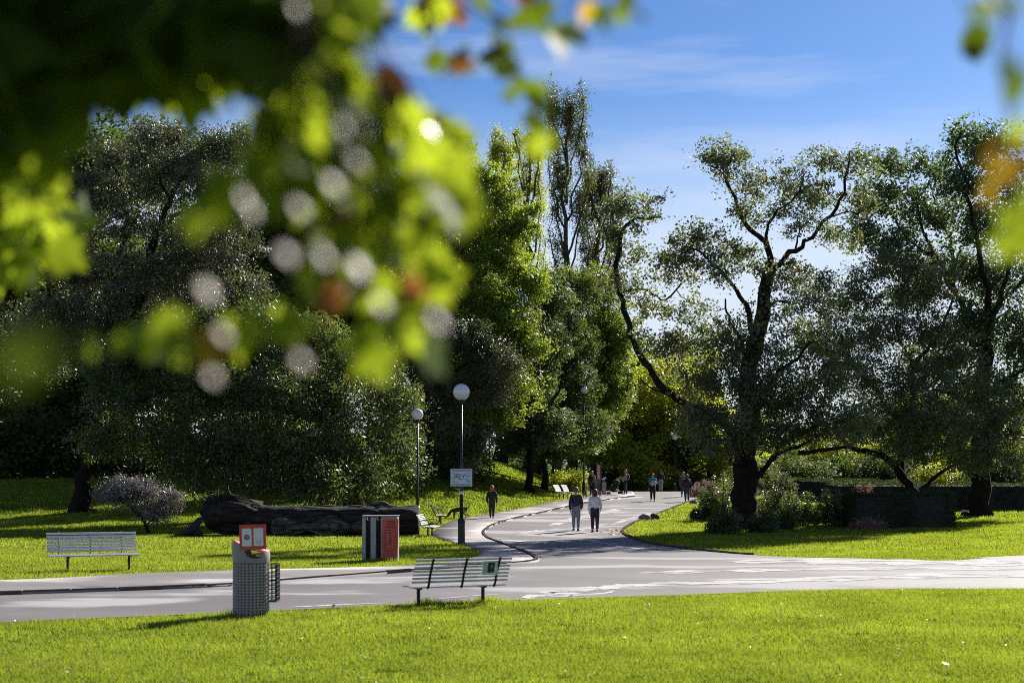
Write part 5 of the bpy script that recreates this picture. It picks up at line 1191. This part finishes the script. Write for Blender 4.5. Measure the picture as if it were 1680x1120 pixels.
def maple():
    root = empty('overhanging_maple', (-3.3, 1.2, zz(-3.3, 1.2)), 0, 'blurred green maple boughs with a few orange leaves hanging in front of the view', 'tree'); o = Vector(root.location)
    mb = MB(); tp = wander([(0,0,-.2), (.05,0,1.2), (.1,.1,2.4), (.35,.2,3.6), (.5,.4,5.0), (.5,.5,7.0)], np.random.default_rng(1), .03); mb.tube(tp, [.34-.24*i/(len(tp)-1) for i in range(len(tp))], 16); mb.build('trunk', M['bark'], root, smooth=True)
    fork = o+Vector((.3,.15,3.4))
    def bough(path, r0, groups, seed, up=(.0,.3,1.0)):
        rs = np.random.default_rng(seed); mb = MB(); pts = [fork]+[Vector(p) for p in path]; q = wander(pts, rs, .03, 4); m = len(q)
        mb.tube([p-o for p in q], [r0*(1-.9*i/(m-1)) for i in range(m)], 8); QA = np.array(q); parts = []
        for mt, spec in groups:
            it = []
            for px, py, rx, ry, Y0, Y1, n, sz in spec:
                for _ in range(n):
                    a = rs.uniform(0, 6.283); r = math.sqrt(rs.random()); Y = rs.uniform(Y0, Y1); p = W(px+rx*r*math.cos(a), py+ry*r*math.sin(a), Y)
                    it.append((p-o, sz*rs.uniform(.75, 1.2), None)); 
                    j_ = int(np.argmin(((QA-np.array(p))**2).sum(1)))
                    if rs.random() < .22 and n < 60 and Y > 1.1: mb.tube([q[j_]-o, q[j_].lerp(p,.5)-o+Vector((0,0,.03)), p-o], [.0018,.0012,.0007], 4, cap=False)
            parts.append((mt, it))
        b = mb.build('bough', M['bark'], root, smooth=True)
        for k, (mt, it) in enumerate(parts): leaf_cloud('leaves', it, mt, b, seed*7+k)
        return b
    # deep shaded mass, top left; leaf layers behind and an unseen one added above keep the sun off it
    bough([W(-500,-500,2.6), W(-100,-150,2.6), W(250,20,2.4), W(470,80,2.2)], .018,
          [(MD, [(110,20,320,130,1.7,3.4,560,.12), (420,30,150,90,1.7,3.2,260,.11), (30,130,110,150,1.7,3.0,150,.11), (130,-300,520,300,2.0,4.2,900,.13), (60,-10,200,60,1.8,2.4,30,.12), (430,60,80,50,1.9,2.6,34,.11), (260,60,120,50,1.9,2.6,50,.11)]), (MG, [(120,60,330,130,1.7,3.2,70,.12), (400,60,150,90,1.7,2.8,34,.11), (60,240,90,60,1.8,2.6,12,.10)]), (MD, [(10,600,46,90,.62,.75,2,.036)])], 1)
    # main bright spray in the middle left
    bough([W(200,-200,1.7), W(480,60,1.5), W(560,200,1.45), W(600,330,1.42), W(560,450,1.4), W(640,540,1.4)], .0035,
          [(MG, [(400,320,50,36,1.6,2.0,5,.08), (470,200,50,50,1.7,2.2,6,.085), (560,440,60,30,1.7,2.1,5,.08), (500,140,50,50,1.7,2.2,8,.08), (440,240,50,50,1.6,2.1,8,.085), (640,300,70,60,1.7,2.2,9,.085), (560,390,60,40,1.7,2.1,6,.08), (520,270,70,50,1.6,2.1,8,.085), (705,350,40,50,1.7,2.1,7,.085), (615,520,40,50,1.7,2.0,5,.085), (520,95,46,55,1.79,2.43,12,0.083), (560,170,60,50,1.79,2.43,12,0.083), (470,290,60,50,1.72,2.28,11,0.088), (560,300,60,60,1.79,2.43,9,0.083), (690,270,60,90,1.79,2.35,19,0.083), (640,370,70,40,1.79,2.28,9,0.083), (610,555,26,44,1.79,2.13,5,0.083), (685,575,26,36,1.79,2.13,4,0.083),
                 (280,555,40,20,1.66,1.97,5,0.077), (430,540,70,26,1.72,2.13,7,0.071), (700,480,40,50,1.79,2.20,7,0.077), (330,350,30,24,1.38,1.67,3,0.047), (175,550,40,20,1.52,1.82,4,0.047), (620,200,60,50,1.79,2.43,12,0.083), (740,330,20,40,1.79,2.13,4,0.071)]),
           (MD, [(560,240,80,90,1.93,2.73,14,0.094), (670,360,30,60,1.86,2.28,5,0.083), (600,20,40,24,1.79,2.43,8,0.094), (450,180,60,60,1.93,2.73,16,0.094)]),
           (MY, [(342,570,18,26,1.66,1.97,4,0.071), (665,395,20,16,1.79,2.13,3,0.041)]),
           (MR, [(575,262,26,30,1.79,2.20,4,0.071), (655,150,36,24,1.93,2.43,5,0.071), (590,420,50,60,1.79,2.20,5,0.059), (700,230,30,40,1.93,2.28,4,0.071), (555,480,50,24,1.79,2.13,4,0.059), (690,470,30,16,1.79,2.13,3,0.059)])], 2)
    # spray at the left border, farther out and in the sun
    bough([W(-500,-50,2.6), W(-150,150,2.7), W(20,260,2.9), W(90,360,3.0)], .010,
          [(MG, [(20,260,34,50,2.8,3.3,12,.115), (50,320,60,44,2.8,3.3,14,.115), (25,400,44,50,2.8,3.3,12,.12), (95,385,36,40,2.8,3.2,9,.11), (128,350,18,22,2.7,3.0,3,.09), (40,440,30,24,2.8,3.2,4,.10)])], 3)
    # sparse hanging twigs, top middle
    bough([W(400,-260,2.0), W(720,-40,1.9), W(830,60,1.85), W(850,150,1.8)], .006,
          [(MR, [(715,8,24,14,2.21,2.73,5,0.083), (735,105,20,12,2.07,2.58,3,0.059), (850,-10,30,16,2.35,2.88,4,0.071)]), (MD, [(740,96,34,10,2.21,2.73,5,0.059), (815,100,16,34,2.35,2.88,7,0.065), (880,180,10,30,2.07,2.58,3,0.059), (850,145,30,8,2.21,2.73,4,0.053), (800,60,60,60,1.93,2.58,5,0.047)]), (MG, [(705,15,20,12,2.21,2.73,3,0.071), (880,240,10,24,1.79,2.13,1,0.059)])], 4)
    bough([W(700,-320,2.0), W(860,-60,1.9), W(900,40,1.85), W(935,75,1.8)], .006,
          [(MD, [(885,25,14,24,2.21,2.88,7,0.071), (918,62,18,20,2.21,2.88,7,0.071), (1000,22,34,14,1.79,2.28,5,0.053), (1040,15,20,24,1.79,2.28,3,0.047)]), (MY, [(975,12,16,8,1.93,2.28,1,0.047)])], 5)
    # right border
    bough([W(900,-500,2.4), W(1400,-200,2.2), W(1620,-60,1.9), W(1650,150,1.6), W(1670,330,1.5)], .007,
          [(MD, [(1592,70,18,16,2.12,2.48,4,0.066), (1640,10,30,10,1.25,1.65,3,0.044), (1665,150,16,40,1.25,1.65,4,0.039)]), (MY, [(1640,270,30,26,1.25,1.58,4,0.033), (1625,300,14,14,1.38,1.65,1,0.033)]), (MR, [(1655,250,26,18,1.25,1.51,3,0.033), (1600,66,10,8,2.12,2.41,1,0.044)]), (MG, [(1650,370,34,44,1.25,1.58,5,0.035), (1690,330,20,90,1.38,1.65,5,0.055), (1670,200,10,20,1.25,1.51,1,0.033)])], 6)
    # leaflets added as glints, each turned to reflect the sun into the lens
    rs = np.random.default_rng(9); it = []
    for px, py, k in ((340,475,1),(587,437,1.15),(470,415,.9),(530,418,.9),(545,300,.9),(492,340,.8),(400,325,.7),(415,347,.75),(585,262,.8),(625,498,.8),(718,525,.85),(365,548,.8),(348,616,.7),(495,590,.7),(560,205,.8),(600,210,.7),(487,12,.6)):
        Y = rs.uniform(1.25, 1.32); p = W(px, py, Y); v = (Vector((0,0,HC))-p).normalized(); h = (v+SV).normalized()+Vector(rs.normal(0, .06, 3)); it.append((p-o, .024*k, tuple(h)))
    for k, i_ in enumerate(it): leaf_cloud('glint_leaflet', [i_], MW, root, 5+k)
maple()
